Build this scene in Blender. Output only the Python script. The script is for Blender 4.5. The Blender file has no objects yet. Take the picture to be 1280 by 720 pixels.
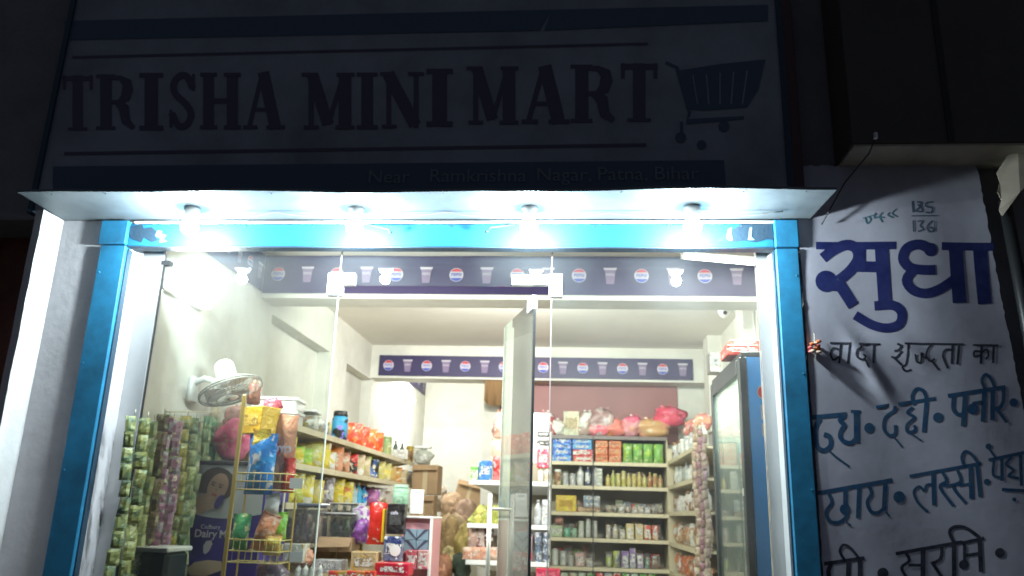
import bpy, math, random
from mathutils import Vector, Matrix, noise
random.seed(7)
SC = bpy.context.scene
COL = SC.collection

# ------------------------------------------------------------------ camera
def cv(a, b, c): return Vector((a, b, -c)).normalized()
_Y = cv(82, -285, 1000)
_Z = Vector((106, 3532, -1000)); _Z = (_Z - _Y*_Z.dot(_Y)).normalized()
_X = _Y.cross(_Z).normalized()
ROT = Matrix((_X, _Y, _Z))               # camera space -> world
EYE = Vector((0, 0, 1.3))
cam = bpy.data.cameras.new('camera'); cam.sensor_width = 36; cam.lens = 1000/1280*36
cam.clip_start = .05; cam.clip_end = 200
co = bpy.data.objects.new('camera', cam); COL.objects.link(co)
co.matrix_world = Matrix.Translation(EYE) @ ROT.to_4x4()
SC.camera = co
cam.dof.use_dof = True; cam.dof.focus_distance = 2.6; cam.dof.aperture_fstop = 3.6

def ray(px, py): return ROT @ Vector(((px-640)/1000, (360-py)/1000, -1))
def at(px, py, Y):
    d = ray(px, py); return EYE + d*(Y/d.y)
def atX(px, py, X):
    d = ray(px, py); return EYE + d*(X/d.x)
def pix(p):
    c = ROT.transposed() @ (Vector(p)-EYE); return 640+1000*c.x/-c.z, 360-1000*c.y/-c.z

# ------------------------------------------------------------------ night sky, exposure
w = bpy.data.worlds.new('World'); SC.world = w; w.use_nodes = True
bg = w.node_tree.nodes['Background']; bg.inputs[0].default_value = (.62, .72, 1, 1); bg.inputs[1].default_value = .058
SC.view_settings.view_transform = 'Standard'; SC.view_settings.look = 'None'
SC.view_settings.exposure = 0; SC.view_settings.gamma = 1
SC.cycles.use_denoising = True
SC.cycles.max_bounces = 8; SC.cycles.transparent_max_bounces = 16
SC.cycles.sample_clamp_indirect = 4
SC.cycles.caustics_reflective = False; SC.cycles.caustics_refractive = False

LAMP_W = 58      # canopy bulbs
TUBE_W = 80      # shop tubes
COOL = (.80, .96, 1.0); WARM = (.99, .99, .92)

# ------------------------------------------------------------------ materials
MATS = {}
def mat(name, col, rough=.6, metal=0, bump=0, bscale=40, dirt=0, dscale=3, spec=.5, coat=0, dirtcol=None):
    if name in MATS: return MATS[name]
    m = bpy.data.materials.new(name); m.use_nodes = True; nt = m.node_tree; b = nt.nodes['Principled BSDF']
    c = tuple(col)+(1,)
    b.inputs['Base Color'].default_value = c; b.inputs['Roughness'].default_value = rough
    b.inputs['Metallic'].default_value = metal; b.inputs['Specular IOR Level'].default_value = spec
    b.inputs['Coat Weight'].default_value = coat
    tc = nt.nodes.new('ShaderNodeTexCoord')
    if dirt:
        n = nt.nodes.new('ShaderNodeTexNoise'); n.inputs['Scale'].default_value = dscale; n.inputs['Detail'].default_value = 8
        n.inputs['Roughness'].default_value = .65
        nt.links.new(tc.outputs['Object'], n.inputs['Vector'])
        r = nt.nodes.new('ShaderNodeValToRGB'); r.color_ramp.elements[0].position = .38; r.color_ramp.elements[1].position = .72
        dc = dirtcol or tuple(x*(1-dirt) for x in col)
        r.color_ramp.elements[0].color = c; r.color_ramp.elements[1].color = tuple(dc)+(1,)
        nt.links.new(n.outputs['Fac'], r.inputs['Fac']); nt.links.new(r.outputs['Color'], b.inputs['Base Color'])
    if bump:
        n2 = nt.nodes.new('ShaderNodeTexNoise'); n2.inputs['Scale'].default_value = bscale; n2.inputs['Detail'].default_value = 5
        nt.links.new(tc.outputs['Object'], n2.inputs['Vector'])
        bp = nt.nodes.new('ShaderNodeBump'); bp.inputs['Strength'].default_value = bump; bp.inputs['Distance'].default_value = .01
        nt.links.new(n2.outputs['Fac'], bp.inputs['Height']); nt.links.new(bp.outputs['Normal'], b.inputs['Normal'])
    MATS[name] = m; return m

def print_mat(c1, c2, c3=(.8, .8, .76), scale=16, rough=.32, bump=.6):
    """printed packaging: patches of ink on a base colour"""
    key = ('p',)+tuple(round(x, 2) for x in (*c1, *c2, *c3))+(scale, rough, bump)
    if key in MATS: return MATS[key]
    m = bpy.data.materials.new('printed_packaging'); m.use_nodes = True; nt = m.node_tree; b = nt.nodes['Principled BSDF']
    b.inputs['Roughness'].default_value = rough
    tc = nt.nodes.new('ShaderNodeTexCoord'); oi = nt.nodes.new('ShaderNodeObjectInfo')
    ad = nt.nodes.new('ShaderNodeVectorMath'); ad.operation = 'ADD'
    ml = nt.nodes.new('ShaderNodeVectorMath'); ml.operation = 'SCALE'; ml.inputs[0].default_value = (37, 11, 23)
    nt.links.new(oi.outputs['Random'], ml.inputs['Scale'])
    nt.links.new(tc.outputs['Object'], ad.inputs[0]); nt.links.new(ml.outputs[0], ad.inputs[1])
    def patches(sc, lo, hi):
        n = nt.nodes.new('ShaderNodeTexNoise'); n.inputs['Scale'].default_value = sc; n.inputs['Detail'].default_value = 2.5
        nt.links.new(ad.outputs[0], n.inputs['Vector'])
        r = nt.nodes.new('ShaderNodeValToRGB'); r.color_ramp.elements[0].position = lo; r.color_ramp.elements[1].position = hi
        nt.links.new(n.outputs['Fac'], r.inputs['Fac']); return r
    r1 = patches(scale, .53, .57); r2 = patches(scale*1.9, .6, .63)
    m1 = nt.nodes.new('ShaderNodeMixRGB'); m1.inputs[1].default_value = (*c1, 1); m1.inputs[2].default_value = (*c2, 1)
    m2 = nt.nodes.new('ShaderNodeMixRGB'); m2.inputs[2].default_value = (*c3, 1)
    nt.links.new(r1.outputs['Color'], m1.inputs[0]); nt.links.new(r2.outputs['Color'], m2.inputs[0])
    nt.links.new(m1.outputs[0], m2.inputs[1]); nt.links.new(m2.outputs[0], b.inputs['Base Color'])
    nb_ = nt.nodes.new('ShaderNodeTexNoise'); nb_.inputs['Scale'].default_value = scale*1.6; nb_.inputs['Detail'].default_value = 4; nb_.inputs['Distortion'].default_value = 1.2
    bp = nt.nodes.new('ShaderNodeBump'); bp.inputs['Strength'].default_value = bump; bp.inputs['Distance'].default_value = .02
    nt.links.new(ad.outputs[0], nb_.inputs['Vector']); nt.links.new(nb_.outputs['Fac'], bp.inputs['Height']); nt.links.new(bp.outputs['Normal'], b.inputs['Normal'])
    MATS[key] = m; return m

def emit(name, col, s):
    if name in MATS: return MATS[name]
    m = bpy.data.materials.new(name); m.use_nodes = True; nt = m.node_tree
    b = nt.nodes['Principled BSDF']; b.inputs['Emission Color'].default_value = (*col, 1); b.inputs['Emission Strength'].default_value = s
    b.inputs['Base Color'].default_value = (.8, .8, .8, 1)
    MATS[name] = m; return m

def glass_mat(name, tint=(.93, .96, .94), dust=.035, ior=1.5, dustcol=(.8, .85, .9)):
    if name in MATS: return MATS[name]
    m = bpy.data.materials.new(name); m.use_nodes = True; nt = m.node_tree
    for n in list(nt.nodes): nt.nodes.remove(n)
    out = nt.nodes.new('ShaderNodeOutputMaterial')
    tr = nt.nodes.new('ShaderNodeBsdfTransparent'); tr.inputs[0].default_value = (*tint, 1)
    gl = nt.nodes.new('ShaderNodeBsdfGlossy'); gl.inputs['Roughness'].default_value = .0; gl.inputs[0].default_value = (1, 1, 1, 1)
    fr = nt.nodes.new('ShaderNodeFresnel'); fr.inputs[0].default_value = ior
    df = nt.nodes.new('ShaderNodeBsdfDiffuse'); df.inputs[0].default_value = (*dustcol, 1)
    tl = nt.nodes.new('ShaderNodeBsdfTranslucent'); tl.inputs[0].default_value = (*dustcol, 1); dm = nt.nodes.new('ShaderNodeMixShader')
    nt.links.new(df.outputs[0], dm.inputs[1]); nt.links.new(tl.outputs[0], dm.inputs[2])
    mx = nt.nodes.new('ShaderNodeMixShader'); mx2 = nt.nodes.new('ShaderNodeMixShader')
    tc = nt.nodes.new('ShaderNodeTexCoord'); no = nt.nodes.new('ShaderNodeTexNoise'); no.inputs['Scale'].default_value = 2.2; no.inputs['Detail'].default_value = 6
    mr = nt.nodes.new('ShaderNodeMapRange'); mr.inputs['From Min'].default_value = .3; mr.inputs['From Max'].default_value = .7
    mr.inputs['To Min'].default_value = dust*.5; mr.inputs['To Max'].default_value = dust*1.5
    L = nt.links.new
    L(tc.outputs['Object'], no.inputs['Vector']); L(no.outputs['Fac'], mr.inputs['Value'])
    L(fr.outputs[0], mx.inputs[0]); L(tr.outputs[0], mx.inputs[1]); L(gl.outputs[0], mx.inputs[2])
    L(mr.outputs[0], mx2.inputs[0]); L(mx.outputs[0], mx2.inputs[1]); L(dm.outputs[0], mx2.inputs[2])
    L(mx2.outputs[0], out.inputs[0])
    MATS[name] = m; return m

M_wall = mat('cream_wall', (.70, .70, .64), .8, bump=.3, bscale=14, dirt=.2, dscale=2.3)
M_ceil = mat('white_ceiling', (.84, .83, .77), .85, bump=.2, bscale=10, dirt=.1, dscale=1.2)
M_jamb = mat('white_reveal', (.78, .78, .78), .7, bump=.3, bscale=30, dirt=.12)
M_ext = mat('grey_render', (.30, .28, .29), .9, bump=.5, bscale=22, dirt=.25, dscale=3)
M_white = mat('white_paint', (.82, .80, .79), .8, bump=.4, bscale=25, dirt=.15, dscale=4)
M_blue = mat('blue_shutter_paint', (.035, .27, .50), .42, bump=.1, bscale=20, dirt=.35, dscale=6, spec=.35, dirtcol=(.03, .15, .27))
M_film = mat('dark_bare_steel', (.035, .07, .11), .5, bump=.3, bscale=60)
M_canopy = mat('canopy_sheet', (.19, .22, .24), .45, bump=.3, bscale=4, dirt=.3, dscale=5)
M_alu = mat('aluminium', (.6, .6, .6), .4, metal=.5, dirt=.1)
M_steel = mat('polished_steel', (.74, .72, .66), .38, metal=.6)
M_chrome = mat('satin_fitting', (.85, .85, .84), .45, metal=.1)
M_black = mat('black_plastic', (.015, .016, .018), .45)
M_dark = mat('dark_rubber', (.03, .03, .032), .7)
M_plas = mat('white_plastic', (.78, .78, .76), .4)
M_grey = mat('grey_plastic', (.4, .41, .41), .5)
M_purple = mat('purple_banner', (.030, .022, .085), .5, bump=.15, bscale=6)
M_logo_w = mat('logo_white', (.5, .48, .55), .6)
M_logo_r = mat('logo_red', (.5, .03, .05), .6)
M_logo_b = mat('logo_blue', (.03, .06, .4), .6)
M_cup = mat('cup_print', (.20, .15, .26), .6)
M_shelf = mat('cream_shelf', (.62, .55, .38), .5, dirt=.15)
M_shelfw = mat('white_shelf', (.78, .8, .78), .4, dirt=.08)
M_wood = mat('brown_board', (.28, .19, .12), .7, bump=.3, bscale=12, dirt=.3)
M_card = mat('cardboard', (.34, .23, .13), .85, bump=.2, bscale=30, dirt=.2, dscale=5)
M_tape = mat('packing_tape', (.45, .36, .22), .35)
M_maroon = mat('maroon_board', (.30, .13, .125), .55, dirt=.2, dscale=2)
M_yel = mat('yellow_rack_paint', (.48, .33, .07), .4)
M_wire = mat('cream_wire', (.66, .62, .44), .45)
M_glass = glass_mat('clear_glass', dust=.04)
M_pglass = glass_mat('clear_plastic', (.9, .92, .9), .12)
M_brick = mat('dark_neighbour_wall', (.36, .15, .11), .9, bump=.6, bscale=12, dirt=.5, dscale=3)
M_pave = mat('pavement_concrete', (.13, .12, .11), .9, bump=.5, bscale=8, dirt=.3, dscale=2)
M_floor = mat('floor_tile', (.5, .46, .38), .35, dirt=.15, dscale=3)
M_ban = mat('painted_banner_cloth', (.60, .585, .69), .8, bump=.3, bscale=4, dirt=.25, dscale=2.6)
M_navy = mat('navy_banner_paint', (.012, .02, .13), .6, dirt=.3, dscale=14, dirtcol=(.035, .045, .19))
M_ink = mat('black_banner_paint', (.018, .018, .04), .6, dirt=.3, dscale=22, dirtcol=(.08, .085, .11))
M_teal = mat('teal_banner_paint', (.015, .085, .21), .6, dirt=.35, dscale=20, dirtcol=(.07, .14, .21))
M_pen = mat('thin_blue_marker', (.09, .15, .24), .6)
M_sign = mat('sign_flex', (.42, .45, .50), .6, bump=.6, bscale=3, dirt=.45, dscale=1.8)
M_signin = mat('sign_letter_maroon', (.13, .11, .17), .6)
M_signbl = mat('sign_blue', (.10, .15, .22), .6)
M_signtx = mat('sign_pale_text', (.25, .28, .31), .6)

# ------------------------------------------------------------------ mesh builder
class MB:
    def __init__(s): s.v = []; s.f = []; s.sm = []
    def add(s, vs, fs, smooth=False):
        o = len(s.v); s.v += [tuple(x) for x in vs]; s.f += [tuple(i+o for i in f) for f in fs]; s.sm += [smooth]*len(fs); return s
    def box(s, x0, x1, y0, y1, z0, z1, b=0):
        if x1 < x0: x0, x1 = x1, x0
        if y1 < y0: y0, y1 = y1, y0
        if z1 < z0: z0, z1 = z1, z0
        if b:
            b = min(b, (x1-x0)*.3, (y1-y0)*.3, (z1-z0)*.3)
            vs = []; 
            for sx in (0, 1):
                for sy in (0, 1):
                    for sz in (0, 1):
                        X, Y, Z = (x0, x1)[sx], (y0, y1)[sy], (z0, z1)[sz]
                        ix, iy, iz = (b, -b)[sx], (b, -b)[sy], (b, -b)[sz]
                        vs += [(X, Y+iy, Z+iz), (X+ix, Y, Z+iz), (X+ix, Y+iy, Z)]
            def I(sx, sy, sz, k): return (sx*4+sy*2+sz)*3+k
            fs = []
            for k, (a, c) in enumerate(((1, 2), (0, 2), (0, 1))):
                for sk in (0, 1):
                    q = []
                    for (p, r) in ((0, 0), (1, 0), (1, 1), (0, 1)):
                        t = [0, 0, 0]; t[k] = sk; t[a] = p; t[c] = r; q.append(I(*t, k))
                    fs.append(q if (sk == 1) == (k != 1) else q[::-1])
            for k, (a, c) in enumerate(((1, 2), (0, 2), (0, 1))):      # edges along k
                for p in (0, 1):
                    for r in (0, 1):
                        t0 = [0, 0, 0]; t0[a] = p; t0[c] = r; t1 = list(t0); t1[k] = 1
                        q = [I(*t0, a), I(*t1, a), I(*t1, c), I(*t0, c)]
                        fs.append(q if ((p ^ r) == (k != 1)) else q[::-1])
            for c in range(8): fs.append((c*3, c*3+1, c*3+2))
            return s.add(vs, fs)
        vs = [(x, y, z) for x in (x0, x1) for y in (y0, y1) for z in (z0, z1)]
        return s.add(vs, [(0, 1, 3, 2), (4, 6, 7, 5), (0, 4, 5, 1), (2, 3, 7, 6), (0, 2, 6, 4), (1, 5, 7, 3)])
    def tube(s, pts, r, n=8, cap=True):
        pts = [Vector(p) for p in pts]; vs = []; fs = []; m = len(pts)
        rs = r if isinstance(r, (list, tuple)) else [r]*m
        for i, p in enumerate(pts):
            d = (pts[min(i+1, m-1)]-pts[max(i-1, 0)]).normalized()
            u = d.cross(Vector((0, 0, 1)) if abs(d.z) < .9 else Vector((1, 0, 0))).normalized(); q = d.cross(u)
            for k in range(n):
                a = 2*math.pi*k/n; vs.append(p+u*math.cos(a)*rs[i]+q*math.sin(a)*rs[i])
        for i in range(m-1):
            for k in range(n):
                fs.append((i*n+k, i*n+(k+1) % n, (i+1)*n+(k+1) % n, (i+1)*n+k))
        if cap: fs += [tuple(range(n))[::-1], tuple((m-1)*n+k for k in range(n))]
        return s.add(vs, fs, True)
    def lathe(s, prof, n=14, c=(0, 0, 0), axis='z', ex=1.0):
        vs = []; fs = []; m = len(prof)
        for (r, h) in prof:
            for k in range(n):
                a = 2*math.pi*k/n; x, y, z = r*math.cos(a), r*math.sin(a)*ex, h
                if axis == 'y': x, y, z = x, z, y
                if axis == 'x': x, y, z = z, x, y
                vs.append((c[0]+x, c[1]+y, c[2]+z))
        for i in range(m-1):
            for k in range(n): fs.append((i*n+k, i*n+(k+1) % n, (i+1)*n+(k+1) % n, (i+1)*n+k))
        fs += [tuple(range(n))[::-1], tuple((m-1)*n+k for k in range(n))]
        return s.add(vs, fs, True)
    def prism(s, poly, y0, y1):
        """poly in x,z; extruded y0..y1"""
        n = len(poly); vs = [(x, y0, z) for x, z in poly]+[(x, y1, z) for x, z in poly]
        fs = [tuple(range(n)), tuple(range(2*n-1, n-1, -1))]+[(i, i+n, (i+1) % n+n, (i+1) % n) for i in range(n)]
        return s.add(vs, fs)
    def hull3(s, pts, off):
        """flat polygon of 3d points thickened by vector off"""
        n = len(pts); o = Vector(off); vs = [Vector(p) for p in pts]+[Vector(p)+o for p in pts]
        fs = [tuple(range(n)), tuple(range(2*n-1, n-1, -1))]+[(i, i+n, (i+1) % n+n, (i+1) % n) for i in range(n)]
        return s.add(vs, fs)
    def mesh(s, name, m):
        me = bpy.data.meshes.new(name); me.from_pydata(s.v, [], s.f)
        me.polygons.foreach_set('use_smooth', s.sm); me.materials.append(m)
        me.validate(); me.update()
        return me
    def build(s, name, m, parent=None, loc=None):
        me = s.mesh(name, m); o = bpy.data.objects.new(name, me); COL.objects.link(o)
        if parent: o.parent = parent
        if loc is not None: o.location = loc
        return o

def tag(o, label, cat, group=None):
    o['label'] = label; o['category'] = cat
    if group: o['group'] = group
    return o
def thing(name, label, cat, loc=(0, 0, 0), rz=0, group=None):
    o = bpy.data.objects.new(name, None); COL.objects.link(o); o.location = loc; o.rotation_euler.z = rz
    o.empty_display_size = .1
    return tag(o, label, cat, group)
def struct(name, mb, m, parent=None):
    o = mb.build(name, m, parent)
    if parent is None: o['kind'] = 'structure'
    return o
def textm(name, s, size, m, parent, loc, rot=(math.pi/2, 0, 0), ext=.0006, sx=1, align='CENTER', bold=0):
    c = bpy.data.curves.new(name, 'FONT'); c.body = s; c.size = size; c.align_x = align; c.align_y = 'CENTER'
    c.extrude = ext; c.offset = bold; c.resolution_u = 3
    t = bpy.data.objects.new('tmp', c); COL.objects.link(t)
    dg = bpy.context.evaluated_depsgraph_get(); me = bpy.data.meshes.new_from_object(t.evaluated_get(dg))
    bpy.data.objects.remove(t); me.materials.clear(); me.materials.append(m); me.name = name
    o = bpy.data.objects.new(name, me); COL.objects.link(o); o.location = loc; o.rotation_euler = rot; o.scale = (sx, 1, 1)
    if parent: o.parent = parent
    return o
def lamp(name, kind, power, col, loc, parent=None, size=.03, rot=None, sy=None):
    l = bpy.data.lights.new(name, kind); l.energy = power; l.color = col
    if kind == 'AREA':
        l.shape = 'RECTANGLE'; l.size = size; l.size_y = sy or size
    else: l.shadow_soft_size = size
    o = bpy.data.objects.new(name, l); COL.objects.link(o); o.location = loc
    if rot: o.rotation_euler = rot
    if parent: o.parent = parent
    return o
def ribbon(mb, pts, w, f, closed=False):
    """flat painted stroke: 2D points in picture order, f maps to 3D"""
    n = len(pts); L = []; R = []
    ws = w if isinstance(w, (list, tuple)) else [w]*n
    for i in range(n):
        a = pts[max(i-1, 0)]; b = pts[min(i+1, n-1)]
        dx, dy = b[0]-a[0], b[1]-a[1]; l = math.hypot(dx, dy) or 1
        k = ws[i]/2
        if 0 < i < n-1:
            p, q, r_ = pts[i-1], pts[i], pts[i+1]
            a1 = math.atan2(q[1]-p[1], q[0]-p[0]); a2 = math.atan2(r_[1]-q[1], r_[0]-q[0])
            k = min(k/max(math.cos((a2-a1)/2), .4) if math.cos((a2-a1)/2) > 0 else k, ws[i]*.8)
        nx, ny = -dy/l*k, dx/l*k
        L.append(f(pts[i][0]+nx, pts[i][1]+ny)); R.append(f(pts[i][0]-nx, pts[i][1]-ny))
    vs = L+R; mb.add(vs, [(i, i+1, n+i+1, n+i) for i in range(n-1)])
def smooth2(pts, k=4):
    if len(pts) < 3: return pts
    P = [pts[0]]+list(pts)+[pts[-1]]; out = []
    for i in range(1, len(P)-2):
        for j in range(k):
            t = j/k; a, b, c, d = P[i-1], P[i], P[i+1], P[i+2]
            out.append(tuple(.5*((2*b[m])+(-a[m]+c[m])*t+(2*a[m]-5*b[m]+4*c[m]-d[m])*t*t+(-a[m]+3*b[m]-3*c[m]+d[m])*t**3) for m in (0, 1)))
    return out+[pts[-1]]
def disc(mb, c, r, f, n=18, ry=None):
    ry = ry or r
    mb.add([f(c[0]+r*math.cos(2*math.pi*k/n), c[1]+ry*math.sin(2*math.pi*k/n)) for k in range(n)], [tuple(range(n))])

# =================================================================== SETTING
XL, XR = -2.37, 1.46           # inner side walls
FZ = 3.13                      # ceiling
struct('pavement', MB().box(-9, 9, -6, 3.95, -.16, -.02), M_pave)
struct('ground', MB().box(-40, 40, -40, 40, -.4, -.17), M_pave)
struct('floor', MB().box(XL-.3, XR+.3, 3.96, 12.6, -.16, 0), M_floor)
struct('ceiling', MB().box(XL-.3, XR+.3, 4.22, 9.0, FZ, FZ+.15), M_ceil)
struct('ceiling_back', MB().box(XL-.3, XR+.3, 9.0, 12.6, 3.42, 3.55).box(XL-.3, XR+.3, 9.0, 9.15, FZ, 3.42), M_ceil)
# left wall with two recessed niches between pilasters
wl = MB()
wl.box(XL-.3, XL-.12, 4.18, 12.6, 0, 3.5)
wl.box(XL-.12, XL, 4.18, 5.86, 0, 3.5)                        # plain front bay
nicheA = (5.86, 7.35); nicheB = (7.95, 9.0)
wl.box(XL-.12, XL, 7.35, 7.95, 0, 3.5)
wl.box(XL-.12, XL, 9.0, 12.6, 0, 3.5)
wl.box(XL-.12, XL, 5.86, 7.35, 2.74, 3.5)
wl.box(XL-.12, XL, 7.95, 9.0, 2.74, 3.5)
struct('wall_left', wl, M_wall)
wr = MB(); wr.box(XR, XR+.25, 4.18, 12.6, 0, 3.5)
wr.box(XR-.14, XR, 8.2, 8.5, 2.15, FZ).box(XR-.1, XR, 6.6, 6.9, 0, FZ)
struct('wall_right', wr, M_wall)
struct('wall_back', MB().box(XL-.3, XR+.3, 12.3, 12.6, 0, 3.5), M_wall)
struct('partition_wall', MB().box(-1.09, XR, 9.22, 9.36, 0, 3.42), M_wall)
struct('beam_front', MB().box(XL, XR, 5.6, 5.86, 2.80, FZ), M_wall)
struct('beam_back', MB().box(XL, XR, 8.9, 9.2, 2.75, FZ-.001), M_wall)
# facade left wall, wing wall, right neighbour wall and lintel
struct('wall_facade_left', MB().box(-2.9, -2.62, 4.0, 4.3, 0, 2.81).box(-2.62, -2.47, 4.02, 4.3, 0, 2.81), mat('pale_grey_render', (.74, .71, .74), .9, bump=.4, bscale=18, dirt=.2, dscale=3))
wing = MB()
vs = []; NW = 60
for i in range(NW+1):     # slightly uneven plaster edge
    z = 2.81*i/NW; j0 = .004*noise.noise(Vector((z*5, 3, 1)))+.002*noise.noise(Vector((z*19, 0, 4)))
    vs += [(-2.93, 3.835+j0, z), (-2.885+j0*.6, 3.83+j0, z), (-2.883+j0*.5, 3.92, z), (-2.88, 4.001, z), (-2.93, 4.001, z)]
fs = [(5*i+k, 5*i+(k+1) % 5, 5*i+5+(k+1) % 5, 5*i+5+k) for i in range(NW) for k in range(5)]
wing.add(vs, fs, False)
struct('wall_wing_left', wing, M_white)
struct('wall_above_shop', MB().box(-3.6, 1.16, 4.0, 4.3, 2.815, 6.5), M_ext)
struct('wall_facade_right', MB().box(1.09, 5.5, 4.04, 4.34, 0, 6.5), M_ext)
struct('lintel', MB().box(-2.47, 1.09, 4.05, 4.15, 2.765, 2.81).box(-2.6, 1.3, 4.151, 4.22, 2.77, 3.3), M_ext)
nb = MB(); nb.box(-9, -3.02, 4.35, 4.6, 0, 6.5)
for i in range(4): nb.box(-3.6-i*1.2, -3.5-i*1.2, 4.25, 4.35, 0, 2.9)
struct('wall_neighbour_left', nb, M_brick)
# door jambs: white reveal then aluminium post
struct('jamb_left', MB().box(-2.60, -2.475, 4.03, 4.15, 0, 2.764), M_jamb)
struct('jamb_right', MB().box(1.001, 1.09, 4.047, 4.16, 0, 2.764), M_jamb)
struct('post_left', MB().box(-2.48, -2.352, 4.151, 4.20, 0, 2.769), M_alu)
struct('post_right', MB().box(.942, 1.09, 4.161, 4.20, 0, 2.769), M_alu)

# =================================================================== SHUTTER FRAME (blue)
sf = thing('shutter_frame', 'bright blue painted steel frame round the lit shop opening', 'shutter frame', (0, 4, 0))
def sub(nm, mb, m): return mb.build(nm, m, sf, (0, -4, 0))
def col_left(x0, x1, z0, z1, y0=3.97): return MB().box(x0, x1, y0, 4.03, z0, z1, .004)
sub('left_post', col_left(-2.62, -2.475, 0, 2.655), M_blue)
sub('right_post', col_left(1.0, 1.112, 0, 2.645), M_blue)
sub('left_bracket', col_left(-2.635, -2.48, 2.662, 2.80, 3.965), M_blue)
sub('right_bracket', col_left(1.0, 1.118, 2.652, 2.80, 3.965), M_blue)
sub('fascia', MB().box(-2.478, .998, 3.99, 4.045, 2.660, 2.785, .003), M_blue)
sub('trim', MB().box(-2.45, 1.0, 3.975, 3.99, 2.787, 2.797), M_chrome)
sub('bottom_lip', MB().box(-2.478, .998, 3.982, 4.05, 2.648, 2.656), M_film)
sub('side_groove', MB().box(-2.474, -2.466, 3.99, 4.03, 0, 2.64), M_film)
sub('side_groove', MB().box(.992, .9995, 3.99, 4.03, 0, 2.64), M_film)
def FP(px, py, Y=3.9885): return at(px, py, Y)
def patch(px, Y=3.9885, off=-.0015): return MB().hull3([FP(*p, Y) for p in px], (0, off, 0))
sub('torn_film', patch([(163, 283), (178, 281), (180, 286), (190, 284), (197, 290), (192, 294), (199, 300), (190, 303), (180, 297), (177, 303), (165, 299), (160, 292)]), M_film)
sub('torn_film', patch([(965, 280), (925, 281), (917, 286), (913, 291), (905, 293), (900, 297), (896, 302), (918, 303), (930, 301), (945, 303), (958, 299), (968, 300)]), M_film)
M_cyan = mat('pale_film_shred', (.35, .7, .8), .5)
sub('film_shred', patch([(197, 288), (203, 289), (201, 293), (208, 294), (204, 299), (209, 302), (199, 303), (201, 298), (194, 295)], 3.986), M_cyan)
sub('film_shred', patch([(910, 287), (915, 284), (914, 292), (916, 300), (911, 301), (908, 296)], 3.986), M_cyan)
sub('film_shred', patch([(937, 285), (940, 284), (939, 296), (943, 300), (935, 300)], 3.986), M_cyan)
for z in (.35, .9, 1.45, 2.0, 2.5):
    for x in (-2.60, 1.095): sub('rivet', MB().lathe([(.005, 0), (.004, -.002), (.001, -.003)], 8, (x, 3.969, z), 'y'), M_blue)
for k in range(9): sub('rivet', MB().lathe([(.006, 0), (.005, -.003), (.001, -.004)], 8, (-2.2+k*.38, 3.989, 2.772), 'y'), M_film)
for a, b, c in (((462, 281), (487, 287), (488, 292)), ((643, 281), (613, 284), (608, 291))):
    p = [at(*a, 3.97), at(*b, 3.93), at(*c, 3.93)]
    sub('latch_hook', MB().tube(p, .006, 6).lathe([(.003, 0), (.011, .002), (.011, .012), (.003, .014)], 8, tuple(p[2])), M_film)

# =================================================================== CANOPY
cn = thing('canopy', 'thin pale metal canopy sheet jutting out over the shop front', 'canopy', (0, 3.98, 2.81))
mb = MB(); N = 34
fr = []; bk = []
for i in range(N+1):
    t = i/N; x = -2.875+t*(1.205+2.875)
    zf = 2.812+.006*math.sin(t*9)+.004*math.sin(t*23+1)+random.uniform(-.0012, .0012)
    fr.append((x, 3.60, zf)); bk.append((min(max(x*1.0, -2.875), 1.185), 3.998, 2.812))
vs = fr+bk+[(x, y, z+.014) for x, y, z in fr]+[(x, y, z+.014) for x, y, z in bk]
n = N+1; fs = []
for i in range(N):
    fs += [(i, n+i, n+i+1, i+1), (2*n+i, 2*n+i+1, 3*n+i+1, 3*n+i), (i, i+1, 2*n+i+1, 2*n+i), (n+i, 3*n+i, 3*n+i+1, n+i+1)]
fs += [(0, 2*n, 3*n, n), (N, n+N, 3*n+N, 2*n+N)]
mb.add(vs, fs); mb.build('sheet', M_canopy, cn, (0, -3.98, -2.81))
mb = MB()
for i in range(14): mb.lathe([(.0, 0), (.005, 0), (.004, -.003), (0, -.004)], 6, (-2.7+i*.29, 3.62, 2.812))
mb.build('rivet', M_film, cn, (0, -3.98, -2.81))['kind'] = 'stuff'
tag(cn, cn['label'], 'canopy')

# canopy lamps
for i, (px, lab) in enumerate(((240, 'lit white bulb hanging under the canopy, nearest the left blue post'), (445, 'lit white bulb under the canopy above the left patch fitting of the glass front'),
                  (662, 'lit white bulb under the canopy above the hinge of the open glass door'), (865, 'lit white bulb hanging under the canopy nearest the right blue post and painted banner'))):
    p = at(px, 264, 3.82); t = thing('canopy_lamp', lab, 'lamp', (p.x, 3.82, 2.81), 0, 'bulbs hanging under the canopy')
    MB().lathe([(.04, 0), (.042, -.012), (.034, -.02), (.026, -.055), (.02, -.06)], 16).build('holder', M_grey, t)
    MB().lathe([(.018, -.055), (.028, -.065), (.041, -.085), (.046, -.105), (.041, -.125), (.024, -.142), (.004, -.148)], 16).build('bulb', emit('bulb_glow', COOL, 40), t)
    lamp('bulb_light', 'POINT', LAMP_W, COOL, (0, 0, -.178), t, .028)

xs = [at(px, 264, 3.82).x for px in (240, 445, 662, 865)]
pts = []
for k in range(61):
    x = xs[0]+(1.02-xs[0])*k/60; near = min(abs(x-q) for q in xs)
    pts.append((x, 3.86, 2.802-.022*math.sin(min(near/.42, 1)*math.pi)+.002*math.sin(k*1.7)))
tag(MB().tube(pts, .0035, 6).build('lamp_cable', M_grey), 'thin cable sagging between the bulbs under the canopy', 'cable')

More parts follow.
